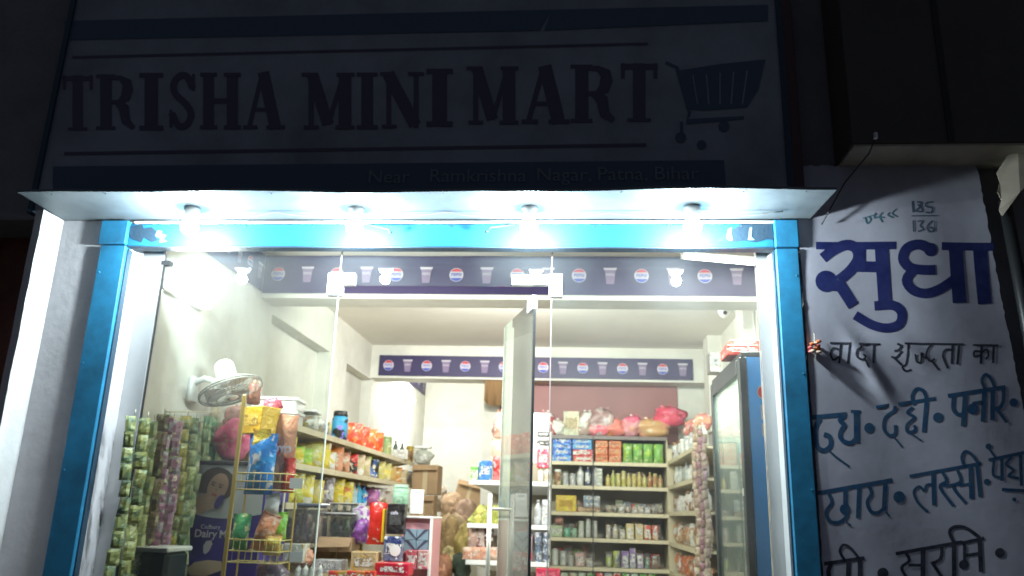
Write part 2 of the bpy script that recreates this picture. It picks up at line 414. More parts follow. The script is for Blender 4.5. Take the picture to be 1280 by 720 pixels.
# =================================================================== GLASS FRONT
gf = thing('glass_front', 'frameless fixed glass panes of the shop front with steel patch fittings', 'glass front', (0, 4.17, 0))
def gsub(nm, mb, m): return mb.build(nm, m, gf, (0, -4.17, 0))
GY0, GY1 = 4.168, 4.178
gsub('left_pane', MB().box(-2.35, -1.327, GY0, GY1, 0, 2.765), M_glass)
gsub('right_pane', MB().box(-.145, .941, GY0, GY1, 0, 2.765), M_glass)
gsub('transom_pane', MB().box(-1.321, -.151, GY0, GY1, 2.492, 2.765), M_glass)
M_edge = mat('glass_edge_pale', (.75, .8, .72), .3); M_edgep = mat('glass_edge_pink', (.62, .48, .46), .4)
gsub('left_edge', MB().box(-1.3265, -1.3215, GY0-.001, GY1+.001, 0, 2.765), M_edge)
gsub('right_edge', MB().box(-.1505, -.1455, GY0-.001, GY1+.001, 0, 2.765), M_edgep)
gsub('post_gasket', MB().box(-2.356, -2.348, GY0-.008, GY1, 0, 2.6), M_dark)
gsub('top_clip', MB().box(-2.36, -2.31, 4.15, 4.19, 2.60, 2.625), M_dark)
# patch fittings
def pf(px0, py0, px1, py1, nm='patch_fitting', Y=4.155):
    a = at(px0, py0, Y); b = at(px1, py1, Y)
    return gsub(nm, MB().box(a.x, b.x, Y, 4.195, b.z, a.z, .003), M_chrome)
pf(410, 341, 427, 369); pf(427.6, 341, 443, 356)
pf(640, 343, 666, 356); pf(666.5, 343, 686, 355.5); pf(686.6, 342, 703, 371)
for px, py in ((418, 350), (436, 348), (650, 349), (695, 356)): gsub('fitting_screw', MB().lathe([(.006, 0), (.006, -.003), (.001, -.004)], 8, tuple(at(px, py, 4.152)), 'y'), M_steel)

# open door leaf
P0 = at(668, 373, 4.13); P1 = at(632, 411, 4.8); zt = 2.41
dv = Vector((P1.x-P0.x, P1.y-P0.y, 0)); DL = dv.length; dn = math.atan2(dv.y, dv.x)
dr = thing('glass_door', 'glass door leaf swung open into the shop with a long steel handle', 'glass door', (P0.x, P0.y, 0), dn)
MB().box(0, DL, -.006, .006, .02, zt).build('leaf', glass_mat('door_glass', (.96, .98, .95), .035, 1.2, (.85, .86, .78)), dr)
MB().box(-.010, 0, -.008, .005, .02, zt-.03).build('hinge_edge', M_dark, dr)
MB().box(DL, DL+.005, -.007, .007, .02, zt).build('free_edge', M_edge, dr)
MB().box(-.012, .10, -.016, .016, zt-.06, zt+.02, .003).build('patch_fitting', M_grey, dr)
MB().box(-.012, .12, -.018, .018, .0, .09, .003).build('floor_patch', M_steel, dr)
hz1 = at(616, 617, 4.72).z; hx = DL-.06
hb = MB()
for sgn in (-1, 1): hb.tube([(hx, sgn*.072, .62), (hx, sgn*.072, hz1)], .013, 12)
for zc in (.72, hz1-.085): hb.tube([(hx, -.072, zc), (hx, .072, zc)], .009, 10)
hb.build('handle', M_steel, dr)
MB().lathe([(.05, 0), (.05, .004), (.046, .006)], 12, (0, 0, 0)).build('floor_pivot', M_steel, dr, (.05, 0, .001))

# =================================================================== PROMO BANNERS
def banner(label, A, B, z0, z1, n, sz, flip=1, texts=True, group='soft drink banners on beams', first=0, skip=()):
    """A,B: xy ends; reads from A to B seen from the front"""
    d = Vector((B[0]-A[0], B[1]-A[1], 0)); L = d.length; rz = math.atan2(d.y, d.x)
    t = thing('promo_banner', label, 'banner', (A[0], A[1], z0), rz, group); H = z1-z0
    seg = 24; mb = MB(); vs = []; fs = []
    for i in range(seg+1):
        o = .003*math.sin(i*1.1); vs += [(L*i/seg, -.008+o, .003*math.sin(i*1.9)), (L*i/seg, -.008+o, H), (L*i/seg, 0, H), (L*i/seg, 0, 0)]
    for i in range(seg):
        a = i*4; b = a+4; fs += [(a, b, b+1, a+1), (a+1, b+1, b+2, a+2), (a, a+3, b+3, b)]
    mb.add(vs, fs); mb.build('cloth', M_purple, t)
    for i in range(n):
        x = L*(i+.5)/n; zc = H*.5; k = i+first
        if i in skip: continue
        y = -.013
        f = lambda u, v: Vector((x+u*sz, y, zc+v*sz))
        if k % 2 == 0:
            m1 = MB(); disc(m1, (0, 0), .5, f, 20); g = m1.build('roundel', M_logo_w, t)
            f2 = lambda u, v: Vector((x+u*sz, y-.0015, zc+v*sz))
            m2 = MB(); m2.add([f2(.46*math.cos(a), .46*math.sin(a)) for a in [math.radians(30+q*12) for q in range(11)]], [tuple(range(11))])
            m2.build('red_cap', M_logo_r, g)
            m3 = MB(); m3.add([f2(.46*math.cos(a), .46*math.sin(a)) for a in [math.radians(210+q*12) for q in range(11)]], [tuple(range(11))])
            m3.build('blue_base', M_logo_b, g)
            textm('brand_lettering', 'PEPSI', sz*.33, M_logo_b, g, (x, y-.002, zc), sx=1, bold=.002*sz)
        else:
            m1 = MB(); m1.add([f(-.38, .42), f(.38, .42), f(.26, -.6), f(-.26, -.6)], [(0, 1, 2, 3)])
            g = m1.build('cup_print', M_cup, t)
            f2 = lambda u, v: Vector((x+u*sz, y-.0015, zc+v*sz))
            m2 = MB(); m2.add([f2(-.46, .56), f2(.46, .56), f2(.42, .40), f2(-.42, .40)], [(0, 1, 2, 3)])
            m2.build('cup_rim', M_logo_w, g)
            textm('brand_lettering', 'PEPSI', sz*.26, M_logo_w, g, (x, y-.002, zc+.05*sz), bold=.002*sz)
    return t
banner('long purple soft drink banner across the front beam above the doorway', (XL+.01, 5.595), (XR, 5.595), 2.835, 3.125, 17, .105, first=0)
banner('purple soft drink banner on the left wall beside the first beam', (XL+.006, 4.3), (XL+.006, 5.58), 2.845, 3.12, 7, .1, first=1)
banner('purple soft drink banner on the far beam with round logos and cups', (-2.27, 8.89), (1.26, 8.89), 2.775, 3.01, 16, .12)
banner('short dim banner high on the left wall beyond the far beam', (XL+.006, 9.9), (XL+.006, 12.2), 3.02, 3.25, 6, .13)

# =================================================================== SHOP LIGHTS
t = thing('tube_light', 'glowing white tube light on the left shop wall above the wall fan', 'tube light', (XL+.03, 4.50, 2.50), 0)
MB().box(-.028, .0, -.32, .20, -.03, .03, .004).build('housing', M_plas, t)
MB().tube([(.026, -.30, 0), (.026, .19, 0)], .022, 10).build('tube', emit('tube_glow', WARM, 14), t)
lamp('tube_light_source', 'AREA', TUBE_W, WARM, (.06, -.05, 0), t, .05, (0, math.radians(-90), 0), .5)
pr = at(905, 318, 4.62)
t = thing('tube_light', 'glowing slanted tube light high at the right end of the front beam', 'tube light', (pr.x, 4.62, 2.80), math.radians(12))
MB().box(-.26, .20, -.0, .03, -.015, .03, .004).build('housing', M_plas, t)
MB().tube([(-.25, -.015, -.01), (.19, -.015, -.02)], .014, 10).build('tube', emit('tube_glow', WARM, 14), t)
MB().tube([(.19, 0, -.01), (.23, .0, -.05), (.25, .01, -.14)], .006, 6).build('wire', M_plas, t)
lamp('tube_light_source', 'AREA', TUBE_W*1.1, WARM, (-.03, -.05, -.05), t, .45, (math.radians(20), 0, 0), .05)
t = thing('wall_bulb', 'glowing bulb fixed on the left wall beyond the far beam', 'lamp', (XL, 10.55, 2.72))
MB().lathe([(.05, 0), (.05, .02), (.025, .03), (.022, .06)], 14, axis='x').build('holder', M_plas, t)
MB().lathe([(.02, .06), (.045, .09), (.06, .13), (.05, .17), (.02, .19)], 14, axis='x').build('bulb', emit('wall_bulb_glow', WARM, 30), t)
lamp('bulb_light', 'POINT', TUBE_W*1.3, WARM, (.3, 0, 0), t, .06)
t = thing('tube_light', 'added unseen tube light on the inner side of the front beam, above the doorway', 'tube light', (-.5, 5.865, 2.93))  # out of view, added to brighten the ceiling and back shelves
MB().box(-.6, .6, 0, .03, -.03, .03, .004).build('housing', M_plas, t)
MB().tube([(-.58, .05, 0), (.58, .05, 0)], .014, 10).build('tube', emit('tube_glow', WARM, 14), t)
lamp('tube_light_source', 'AREA', TUBE_W*1.5, WARM, (0, .07, 0), t, 1.1, (math.radians(112), 0, 0), .05)

# camera, conduit, junction box on the right
p = at(905, 392, 6.9); t = thing('security_camera', 'small white dome camera near the ceiling at the right wall', 'camera', (p.x, 6.9, p.z))
MB().lathe([(.05, .05), (.055, .02), (.05, 0), (.03, -.03), (.0, -.045)], 14).build('housing', M_plas, t)
MB().lathe([(.018, 0), (.018, -.012), (.0, -.016)], 10, (0, -.045, -.005), 'y').build('lens', M_black, t)
MB().box(.03, XR-p.x, -.012, .012, .01, .03).build('arm', M_plas, t)
t = tag(MB().tube([(XR-.03, 6.5, FZ), (XR-.03, 6.5, 2.2), (XR-.03, 7.3, 2.15)], .014, 8).build('conduit_pipe', M_plas), 'white conduit pipe running down the right shop wall', 'pipe')

# =================================================================== GOODS GENERATOR
def g_packet(w, d, h):
    mb = MB(); nx, nz = 7, 8; vs = []; 
    ph = random.uniform(0, 6)
    for side in (-1, 1):
        for j in range(nz+1):
            v = j/nz; prof = min(1, math.sin(math.pi*min(max((v-.06)/.88, 0), 1))**.55) if .06 < v < .94 else 0
            for i in range(nx+1):
                u = i/nx; bulge = prof*(math.sin(math.pi*u)**.6 if 0 < u < 1 else 0)
                wr = .10*math.sin(u*9+ph+v*4)*math.sin(v*11+ph)+random.uniform(-.05, .05)
                pinch = 1-.06*math.sin(math.pi*v)
                vs.append(((u-.5)*w*pinch, side*d/2*bulge*(1+wr) + .006*math.sin(v*7+ph), v*h*(1+.012*math.sin(u*8+ph))))
    fs = []; o = (nx+1)*(nz+1)
    for j in range(nz):
        for i in range(nx):
            a = j*(nx+1)+i
            fs.append((a, a+1, a+nx+2, a+nx+1)); fs.append((o+a, o+a+nx+1, o+a+nx+2, o+a+1))
    mb.add(vs, fs, True); return mb
def g_bag(w, d, h):
    """crumpled soft bag: a sagging lump gathered off-centre at the top"""
    mb = MB(); n, m = 18, 12; vs = []; ph = random.uniform(0, 60); gx = random.uniform(-.18, .18)*w
    for j in range(m+1):
        v = j/m; r = (math.sin(math.pi*min(v*.80+.10, 1))**.5) if v < .98 else .12
        if v < .08: r *= .8
        for k in range(n):
            a = 2*math.pi*k/n; c_, s_ = math.cos(a), math.sin(a)
            q = noise.noise(Vector((c_*1.3+ph, s_*1.3, v*2.2)))*.42+noise.noise(Vector((c_*3.5+ph, s_*3.5, v*6)))*.22+.05*math.sin(a*9+ph)*v
            R_ = max(r*(1+q), .05); lift = 1+.16*noise.noise(Vector((c_*2, s_*2+ph, 3)))
            e = .5+.0
            vs.append((math.copysign(abs(c_)**.8, c_)*w*e*R_+gx*v*v, math.copysign(abs(s_)**.8, s_)*d*e*R_, min(v*h*.93*lift, h)))
    fs = [(j*n+k, j*n+(k+1) % n, (j+1)*n+(k+1) % n, (j+1)*n+k) for j in range(m) for k in range(n)]
    fs += [tuple(range(n))[::-1], tuple(m*n+k for k in range(n))]
    mb.gx = gx
    return mb.add(vs, fs, True)
def g_knot(w, h, gx=0):
    mb = MB()
    for s_ in (-1, 1):
        mb.hull3([(gx, 0, h*.86), (gx+s_*w*.07, -.004, h*.90), (gx+s_*w*.20, .006, h*1.0), (gx+s_*w*.10, 0, h*1.04), (gx+s_*w*.02, .004, h*.93)], (0, .006, 0))
    return mb
GOODS = 0
def good(kind, w, d, h, c1, c2, c3, loc, label, cat=None, group=None, rz=0, lean=0, scale=None, rough=.32):
    """one product standing on something: origin at the middle of its base"""
    global GOODS; GOODS += 1
    names = {'packet': 'snack_packet', 'box': 'carton_box', 'bottle': 'bottle', 'jar': 'jar', 'tin': 'tin', 'bag': 'bag', 'card': 'cardboard_box', 'pouch': 'pouch'}
    cats = {'packet': 'packet', 'box': 'box', 'bottle': 'bottle', 'jar': 'jar', 'tin': 'tin', 'bag': 'bag', 'card': 'box', 'pouch': 'packet'}
    sc = scale or max(10, 2.2/max(w, h, .03))
    pm = print_mat(c1, c2, c3, round(sc/4)*4, rough)
    t = thing(names[kind], label, cat or cats[kind], loc, rz, group)
    if lean: t.rotation_euler.y = lean
    if kind in ('packet', 'pouch'):
        g_packet(w, d, h).build('pouch_body', pm, t)
        mb = MB(); z0 = h*.955
        for i in range(2): mb.box(-w*.47, w*.47, -.003+.004*math.sin(i), .003, z0+i*h*.018, z0+i*h*.018+h*.010)
        mb.build('crimped_seal', mat('seal_%s' % str(tuple(round(x, 1) for x in c1)), c1, .3), t)
    elif kind == 'box':
        MB().box(-w/2, w/2, -d/2, d/2, 0, h, .004).build('carton', pm, t)
        MB().box(-w*.34, w*.34, -d/2-.002, -d/2, h*.3, h*.72).build('printed_label', print_mat(c3, tuple(q*.5 for q in c1), c2, 60, .4), t)
        MB().box(-w*.44, w*.44, -d*.02, d*.02, h, h+.002).build('lid_seam', mat('lab_%s' % str(tuple(round(x, 1) for x in c2)), c2, .4), t)
    elif kind == 'card':
        MB().box(-w/2, w/2, -d/2, d/2, 0, h, .004).build('carton', M_card, t)
        MB().box(-.025, .025, -d/2-.0015, -d/2, 0, h).box(-.025, .025, -d/2, d/2, h, h+.0015).build('packing_tape', M_tape, t)
        MB().hull3([(-w/2, -d/2, h), (w/2, -d/2, h), (w/2, -d/2-.05, h-.05), (-w/2, -d/2-.05, h-.06)], (0, 0, -.004)).build('flap', M_card, t)
    elif kind == 'bottle':
        r = w/2
        MB().lathe([(r*.8, 0), (r, h*.04), (r, h*.35), (r*.94, h*.42), (r, h*.5), (r*.96, h*.66), (r*.5, h*.8), (r*.36, h*.86), (r*.36, h*.9)], 14).build('bottle_body', pm, t)
        MB().lathe([(r*.42, h*.89), (r*.42, h*.99), (r*.36, h)], 12).build('cap', mat('cap_%s' % str(tuple(round(x, 1) for x in c2)), c2, .4), t)
    elif kind == 'jar':
        r = w/2
        MB().lathe([(r*.85, 0), (r, h*.06), (r, h*.74), (r*.82, h*.84)], 16).build('jar_body', pm, t)
        MB().lathe([(r*.88, h*.83), (r*.9, h*.86), (r*.9, h*.97), (r*.8, h)], 16).build('lid', mat('cap_%s' % str(tuple(round(x, 1) for x in c2)), c2, .4), t)
    elif kind == 'tin':
        r = w/2
        MB().lathe([(r, 0), (r, h*.03), (r*.97, h*.05), (r*.97, h*.95), (r, h*.97), (r*.92, h)], 16).build('tin_body', pm, t)
        MB().lathe([(r*.9, h), (r*.9, h*1.015), (r*.2, h*1.015)], 14).build('lid', M_steel, t)
    elif kind == 'bag':
        gb = g_bag(w, d, h); gb.build('bag_body', pm, t)
        if rough < .6: g_knot(w, h, gb.gx).build('knot', pm, t)
    return t
def gp(kind, x0, x1, yb, yt, Y, c1, c2, c3, label, group=None, d=None, z=None, rz=0, cat=None, lean=0, rough=.32):
    """product seen facing the door between picture columns x0..x1 at distance Y"""
    a = at(x0, (yb+yt)/2, Y); b = at(x1, (yb+yt)/2, Y); m = at((x0+x1)/2, yb, Y); top = at((x0+x1)/2, yt, Y)
    w_ = b.x-a.x; zb = m.z if z is None else z; h_ = max(top.z-zb, .02); d = d or min(w_*.6, .16)
    return good(kind, w_, d, h_, c1, c2, c3, (m.x, Y+d/2, zb+.001), label, cat, group, rz, lean, rough=rough)

YEL = (.62, .50, .04); RED = (.55, .03, .025); BLU = (.03, .12, .50); GRN = (.12, .36, .06); ORG = (.62, .20, .05)
PNK = (.65, .12, .20); WHT = (.66, .66, .62); BLK = (.02, .02, .02); BRN = (.22, .12, .06); LIM = (.35, .55, .08); PUR = (.20, .05, .28)
CYN = (.05, .35, .60); BEI = (.52, .42, .26); GRY = (.35, .36, .36); PCH = (.65, .32, .2); DGR = (.05, .18, .06); GLD = (.5, .33, .08); SLV = (.5, .52, .54); DBL = (.02, .035, .14); PAL = (.55, .62, .42)

# =================================================================== LEFT SHELVING
ls = thing('wall_shelving', 'long metal shelving along the left shop wall packed with snack packets', 'shelf', (XL, 5.05, 0))
LX = -1.82; LY0, LY1 = 5.05, 9.0
LZ = [1.815, 1.575, 1.325, 1.075, .82, .5]
for i, z in enumerate(LZ):
    for k in range(4):
        y0 = (LY1-LY0)*k/4; y1 = (LY1-LY0)*(k+1)/4-.006
        MB().box(.01, LX-XL, y0, y1, z-.012, z).box(LX-XL-.004, LX-XL+.006, y0, y1, z-.035, z+.004).build('shelf_board', M_shelf, ls)
for k in range(5):
    y = (LY1-LY0)*k/4
    mb = MB(); mb.box(.005, .04, y-.012, y+.012, 0, 2.0); mb.build('upright', M_shelf, ls)
    MB().hull3([(.03, y, LZ[0]-.012), (LX-XL-.05, y, LZ[0]-.012), (.03, y, LZ[0]-.12)], (0, .004, 0)).build('bracket', M_shelf, ls)
MB().tube([(LX-XL-.01, -.01, 0), (LX-XL-.01, -.01, 1.86)], .007, 6).tube([(LX-XL-.17, -.012, 0), (LX-XL-.17, -.012, 1.86)], .006, 6).build('front_post', M_wire, ls)
MB().box(.0, .012, .02, LY1-LY0, .0, 1.8).build('back_panel', M_wood, ls)

def leftrow(si, ys, specs, grp, X=-1.93, jit=.01):
    """products along one left shelf, ys = distances, specs = list of tuples"""
    for i, (y, sp) in enumerate(zip(ys, specs)):
        kind, w_, d_, h_, c1, c2, c3, lab = sp
        good(kind, w_, d_, h_, c1, c2, c3, (X+random.uniform(-jit, jit), y, LZ[si]+.002), lab, None, grp, random.uniform(-.25, .25)+.25, random.uniform(-.06, .06) if kind in ('packet',) else 0)
# top shelf, from the door inwards
def onleft(px, si, X=-1.93):
    """distance along the shelf whose picture column is px"""
    y = 5.5
    for _ in range(30):
        y *= 1+((px-pix((X, y, LZ[si]+.08))[0])*.0022)
    return y
def L1(kind, px, si, w, d, h, c1, c2, c3, lab, grp=None, X=-1.93, rz=.2, **k):
    return good(kind, w, d, h, c1, c2, c3, (X, onleft(px, si, X), LZ[si]+.002), lab, None, grp, rz, **k)
# white drawer crates at the near end
for j, (hh, z0) in enumerate(((.09, 0), (.085, .092))):
    t = thing('storage_crate', ['lower white plastic crate on the near end of the top left shelf', 'upper white plastic crate on the near end of the top left shelf'][j], 'crate', (-2.0, 5.22, LZ[0]+.004+z0), .1)
    MB().box(-.15, .15, -.11, .11, 0, hh, .008).build('crate_body', mat('milky_plastic', (.62, .6, .58), .35), t)
    MB().box(-.16, .16, -.12, .12, hh-.018, hh).build('rim', M_plas, t)
t = thing('storage_tub', 'clear plastic tub holding yellow sweets on the top left shelf', 'tub', (-1.94, onleft(378, 0), LZ[0]+.004), .15)
MB().box(-.11, .11, -.1, .1, 0, .12, .01).build('tub_body', M_pglass, t); MB().box(-.12, .12, -.11, .11, .12, .135, .004).build('lid', M_plas, t)
mb = MB()
for k in range(16): mb.lathe([(0, 0), (.02, .004), (.02, .016), (0, .02)], 6, (random.uniform(-.08, .08), random.uniform(-.07, .07), .004+.02*(k % 3)))
mb.build('sweets', mat('yellow_sweets', YEL, .4), t)['kind'] = 'stuff'
L1('bag', 396, 0, .16, .16, .13, WHT, GRY, BEI, 'pale wrapped bundle beside the blue jar on the top left shelf')
L1('jar', 424, 0, .13, .13, .25, CYN, BLK, (.25, .2, .7), 'blue and white plastic jar with a black lid on the top left shelf')
for j, px in enumerate((441, 450, 459, 468)):
    _pos = ['first shiny red and orange packet right of the blue jar', 'second shiny red packet right of the blue jar', 'third shiny red packet right of the blue jar', 'last shiny red packet, next to the tall green tin'][j]
    L1('packet', px, 0, .17, .08, .20-.005*(j % 2), (.6, .07, .03), ORG, (.75, .5, .35), _pos, 'red shiny packets on the top left shelf', rz=.35)
L1('tin', 483, 0, .11, .11, .20, (.22, .32, .14), (.3, .3, .1), PAL, 'tall green tin on the top left shelf right of the red packets', rz=0)
for px in (494, 502): L1('bottle', px, 0, .055, .055, .2, (.05, .1, .07), BLK, GRY, 'slim dark bottle on the top left shelf by the far wall bulb', 'slim dark bottles on the top left shelf')
L1('box', 500, 0, .17, .1, .10, (.52, .5, .45), GRY, WHT, 'small off white box in front of the slim dark bottles', X=-1.87)
L1('tin', 512, 0, .09, .09, .2, (.35, .26, .04), BRN, GLD, 'mustard yellow tin at the far end of the top left shelf')
# second shelf
for j, (px, c, c2, kind, h, lab) in enumerate([
    (352, YEL, (.5, .5, .1), 'packet', .17, 'yellow snack packet on the second left shelf'), (363, YEL, LIM, 'packet', .12, 'yellow snack packet on the second left shelf'), (374, LIM, YEL, 'packet', .12, 'lime green snack packet on the second left shelf'),
    (386, YEL, (.55, .55, .2), 'packet', .17, 'yellow snack packet on the second left shelf'), (397, YEL, (.5, .4, .1), 'packet', .2, 'tall yellow snack packet on the second left shelf'), (404, YEL, WHT, 'packet', .14, 'yellow snack packet on the second left shelf'),
    (414, PCH, ORG, 'packet', .2, 'peach orange packet on the second left shelf'), (423, PCH, BRN, 'packet', .17, 'smaller peach orange packet beside the black and red one'), (433, BLK, RED, 'packet', .17, 'black and red packet on the second left shelf'),
    (442, BEI, WHT, 'packet', .18, 'beige packet on the second left shelf'), (450, BEI, LIM, 'packet', .18, 'second beige packet beside the dark blue tin'), (461, (.05, .12, .3), BLK, 'tin', .17, 'dark blue tin among beige packets on the second left shelf'),
    (469, (.5, .45, .15), BEI, 'packet', .17, 'olive yellow packet on the second left shelf'), (477, (.5, .45, .15), YEL, 'packet', .17, 'olive yellow packet on the second left shelf'), (484, (.45, .3, .1), BEI, 'packet', .16, 'golden brown packet on the second left shelf'),
    (491, (.45, .3, .1), ORG, 'packet', .16, 'golden brown packet on the second left shelf'), (498, BEI, GRY, 'packet', .15, 'pale packet at the far end of the second left shelf'), (505, GRY, BEI, 'packet', .15, 'pale packet at the far end of the second left shelf')]):
    L1(kind, px, 1, .19, .09, h, c, c2, (.66, .6, .45), lab, 'packets on the second left shelf', rz=.3+random.uniform(-.2, .2))
# third shelf
for j, (px, c, c2, kind, h, lab) in enumerate([
    (350, YEL, LIM, 'packet', .19, 'yellow snack packet on the third left shelf'), (362, YEL, (.5, .5, .1), 'packet', .2, 'yellow snack packet on the third left shelf'), (375, YEL, WHT, 'packet', .2, 'yellow snack packet on the third left shelf'), (388, YEL, (.5, .4, .1), 'packet', .17, 'yellow snack packet on the third left shelf'),
    (402, (.18, .14, .17), GRY, 'packet', .2, 'dark grey patterned packet on the third left shelf'), (415, YEL, (.6, .55, .2), 'packet', .2, 'yellow snack packet on the third left shelf'), (427, YEL, ORG, 'packet', .19, 'yellow snack packet on the third left shelf'),
    (441, (.35, .5, .55), WHT, 'bottle', .19, 'pale blue bottle on the third left shelf'), (447, CYN, WHT, 'bottle', .2, 'tall bright blue bottle with white patches on the third left shelf'), (454, CYN, BLU, 'bottle', .18, 'bright blue bottle on the third left shelf'),
    (462, (.35, .12, .28), PUR, 'packet', .16, 'plum coloured packet on the third left shelf'), (471, (.42, .4, .38), BRN, 'packet', .18, 'grey packet on the third left shelf'), (480, (.42, .36, .3), GRY, 'packet', .16, 'grey packet on the third left shelf'), (490, BRN, BEI, 'packet', .16, 'brown packet at the far end of the third left shelf'), (500, BRN, RED, 'packet', .15, 'brown packet at the far end of the third left shelf')]):
    L1(kind, px, 2, .19 if kind == 'packet' else .075, .09 if kind == 'packet' else .075, h, c, c2, (.66, .62, .45), lab, 'goods on the third left shelf', rz=.3+random.uniform(-.2, .2))
for si in (0, 1, 2):
    for k in range(22):
        y = 5.2+k*.165
        c = random.choice([(.5, .42, .06), (.45, .36, .1), (.4, .3, .16), (.42, .2, .08), (.35, .36, .12)] if si else [(.4, .38, .34), (.3, .22, .16)])
        if si == 0 and (k < 5 or 9 < k): continue
        good('packet', .15, .07, random.uniform(.14, .2), c, random.choice((YEL, BRN, ORG)), (.6, .56, .4), (-2.1+random.uniform(-.03, .03), y, LZ[si]+.002), 'half hidden packet behind the front row on the %s left shelf' % ['top', 'second', 'third'][si], None, 'rear row packets on the left shelves', random.uniform(0, .6))
# lower shelves: plastic tubs with small goods
def tub(px0, px1, yb, yt, Y, lab, c, n=14, lid=M_plas, d=.2, shape='stick'):
    a = at(px0, yb, Y); b = at(px1, yb, Y); tp = at(px0, yt, Y); w_ = b.x-a.x; h_ = tp.z-a.z
    t = thing('plastic_tub', lab, 'tub', ((a.x+b.x)/2, Y+d/2, a.z))
    MB().box(-w_/2, w_/2, -d/2, d/2, 0, h_*.93, .012).build('tub_body', M_pglass, t)
    MB().box(-w_/2-.006, w_/2+.006, -d/2-.006, d/2+.006, h_*.93, h_, .005).build('lid', lid, t)
    mb = MB()
    for k in range(n):
        x = random.uniform(-w_*.42, w_*.42); y = random.uniform(-d*.4, d*.4); hh = h_*random.uniform(.35, .8)
        mb.tube([(x, y, .004), (x+random.uniform(-.02, .02), y, hh)], .014, 6)
    mb.build('contents', print_mat(*c, 20), t)['kind'] = 'stuff'
    return t
tub(352, 396, 678, 628, 5.25, 'smoky plastic tub of pinkish sticks below the yellow packets', ((.42, .25, .2), BEI, WHT), 22, mat('smoke_lid', (.14, .17, .22), .3))
tub(401, 440, 676, 640, 5.4, 'greyish clear tub of small packs beside the wire post', (GRY, (.2, .3, .2), WHT), 18, M_grey)
tub(412, 446, 640, 628, 5.8, 'flat white plastic tub on the fourth left shelf', (WHT, GRY, BLU), 8)
mbx = [
 ('bag', 434, 462, 680, 630, 5.45, (.42, .4, .42), PUR, (.4, .38, .4), 'see-through grey bag with purple goods next to the red packet', .12),
 ('bag', 437, 458, 680, 648, 5.38, PUR, (.3, .1, .4), GRY, 'purple bundle in front of the see-through grey bag', .12),
 ('packet', 457, 480, 681, 628, 5.3, (.6, .03, .02), (.7, .05, .03), (.75, .6, .5), 'tall bright red packet with a yellow side beside the black box', .06),
 ('box', 482, 504, 668, 630, 5.25, (.015, .012, .012), BLK, (.03, .03, .03), 'upright black box with pale lettering on the counter', .08),
 ('jar', 489, 509, 632, 606, 5.45, (.25, .45, .3), (.3, .5, .35), (.35, .55, .4), 'pale mint green round jar standing behind the black box', None),
 ('box', 437, 469, 716, 690, 5.15, (.5, .38, .2), GLD, WHT, 'tan carton with open top in front of the tubs', .14),
 ('box', 468, 510, 720, 704, 5.1, (.5, .02, .05), RED, WHT, 'flat crimson box lying at the counter edge', .16),
 ('box', 478, 500, 702, 671, 5.2, (.13, .16, .25), DBL, WHT, 'blue grey box with a round white label under the black box', .08),
 ('card', 394, 438, 690, 672, 5.3, BRN, BRN, BRN, 'low brown carton under the grey tub', .2),
 ('box', 352, 378, 704, 680, 4.95, WHT, BEI, WHT, 'small open white carton below the smoky tub', .12),
 ('bag', 366, 388, 708, 684, 5.0, PCH, RED, (.65, .4, .35), 'pink and cream sweets bag on the lower left shelf', .1),
 ('box', 392, 426, 716, 700, 5.2, (.45, .45, .43), GRY, WHT, 'pale grey carton on the lower left shelf', .14),
]
for k, a, b, yb, yt, Y, c1, c2, c3, lab, d in mbx: gp(k, a, b, yb, yt, Y, c1, c2, c3, lab, None, d)
for i, px in enumerate((370, 379, 388, 397)): gp('bottle', px-4, px+4, 726, 704, 4.95, WHT, GRY, (.5, .5, .4), 'small white bottle at the foot of the left shelving', 'small white bottles at the foot of the left shelving', .05)
for i, (px, c) in enumerate(((415, RED), (426, GLD), (438, RED), (450, ORG), (461, RED))): gp('box', px-6, px+6, 730, 714, 5.05, c, ORG, WHT, 'small red and gold box in the lowest visible row at the left', 'small red and gold boxes in the lowest row', .06)
yp = at(478, 655, 5.28)
tag(MB().box(yp.x-.004, yp.x+.012, 5.28, 5.33, at(478, 678, 5.28).z, at(478, 636, 5.28).z, .003).build('yellow_pack', mat('yellow_pack', (.7, .45, .02), .4)), 'narrow yellow strip pack tucked beside the red packet', 'packet')
pb = at(493, 650, 5.24); 
p = at(494, 688, 5.195); mb = MB(); disc(mb, (0, 0), .035, lambda u, v: (p.x+u, 5.195, p.z+v)); o = mb.build('round_sticker', mat('sticker_white', (.7, .7, .68), .5)); tag(o, 'round white sticker on the blue grey box', 'sticker')
p = at(493, 641, 5.245); tt = tag(textm('pale_lettering', 'cafe', .03, M_logo_w, None, (p.x, 5.245, p.z), bold=.001), 'pale lettering printed on the upright black box', 'lettering')
# payment stand: white card on the pink cabinet
p = at(520, 642, 5.6); t = thing('card_stand', 'white upright card stand on top of the pink cabinet', 'stand', (p.x, 5.6, p.z), .1)
o = MB().box(-.045, .045, -.004, .004, 0, .16, .003).build('card', M_plas, t); o.rotation_euler.x = -.12
o = MB().box(-.026, .026, -.0062, -.004, .135, .148).build('clip', M_grey, t); o.rotation_euler.x = -.12
MB().box(-.035, .035, -.03, .05, 0, .008).build('foot', M_plas, t)
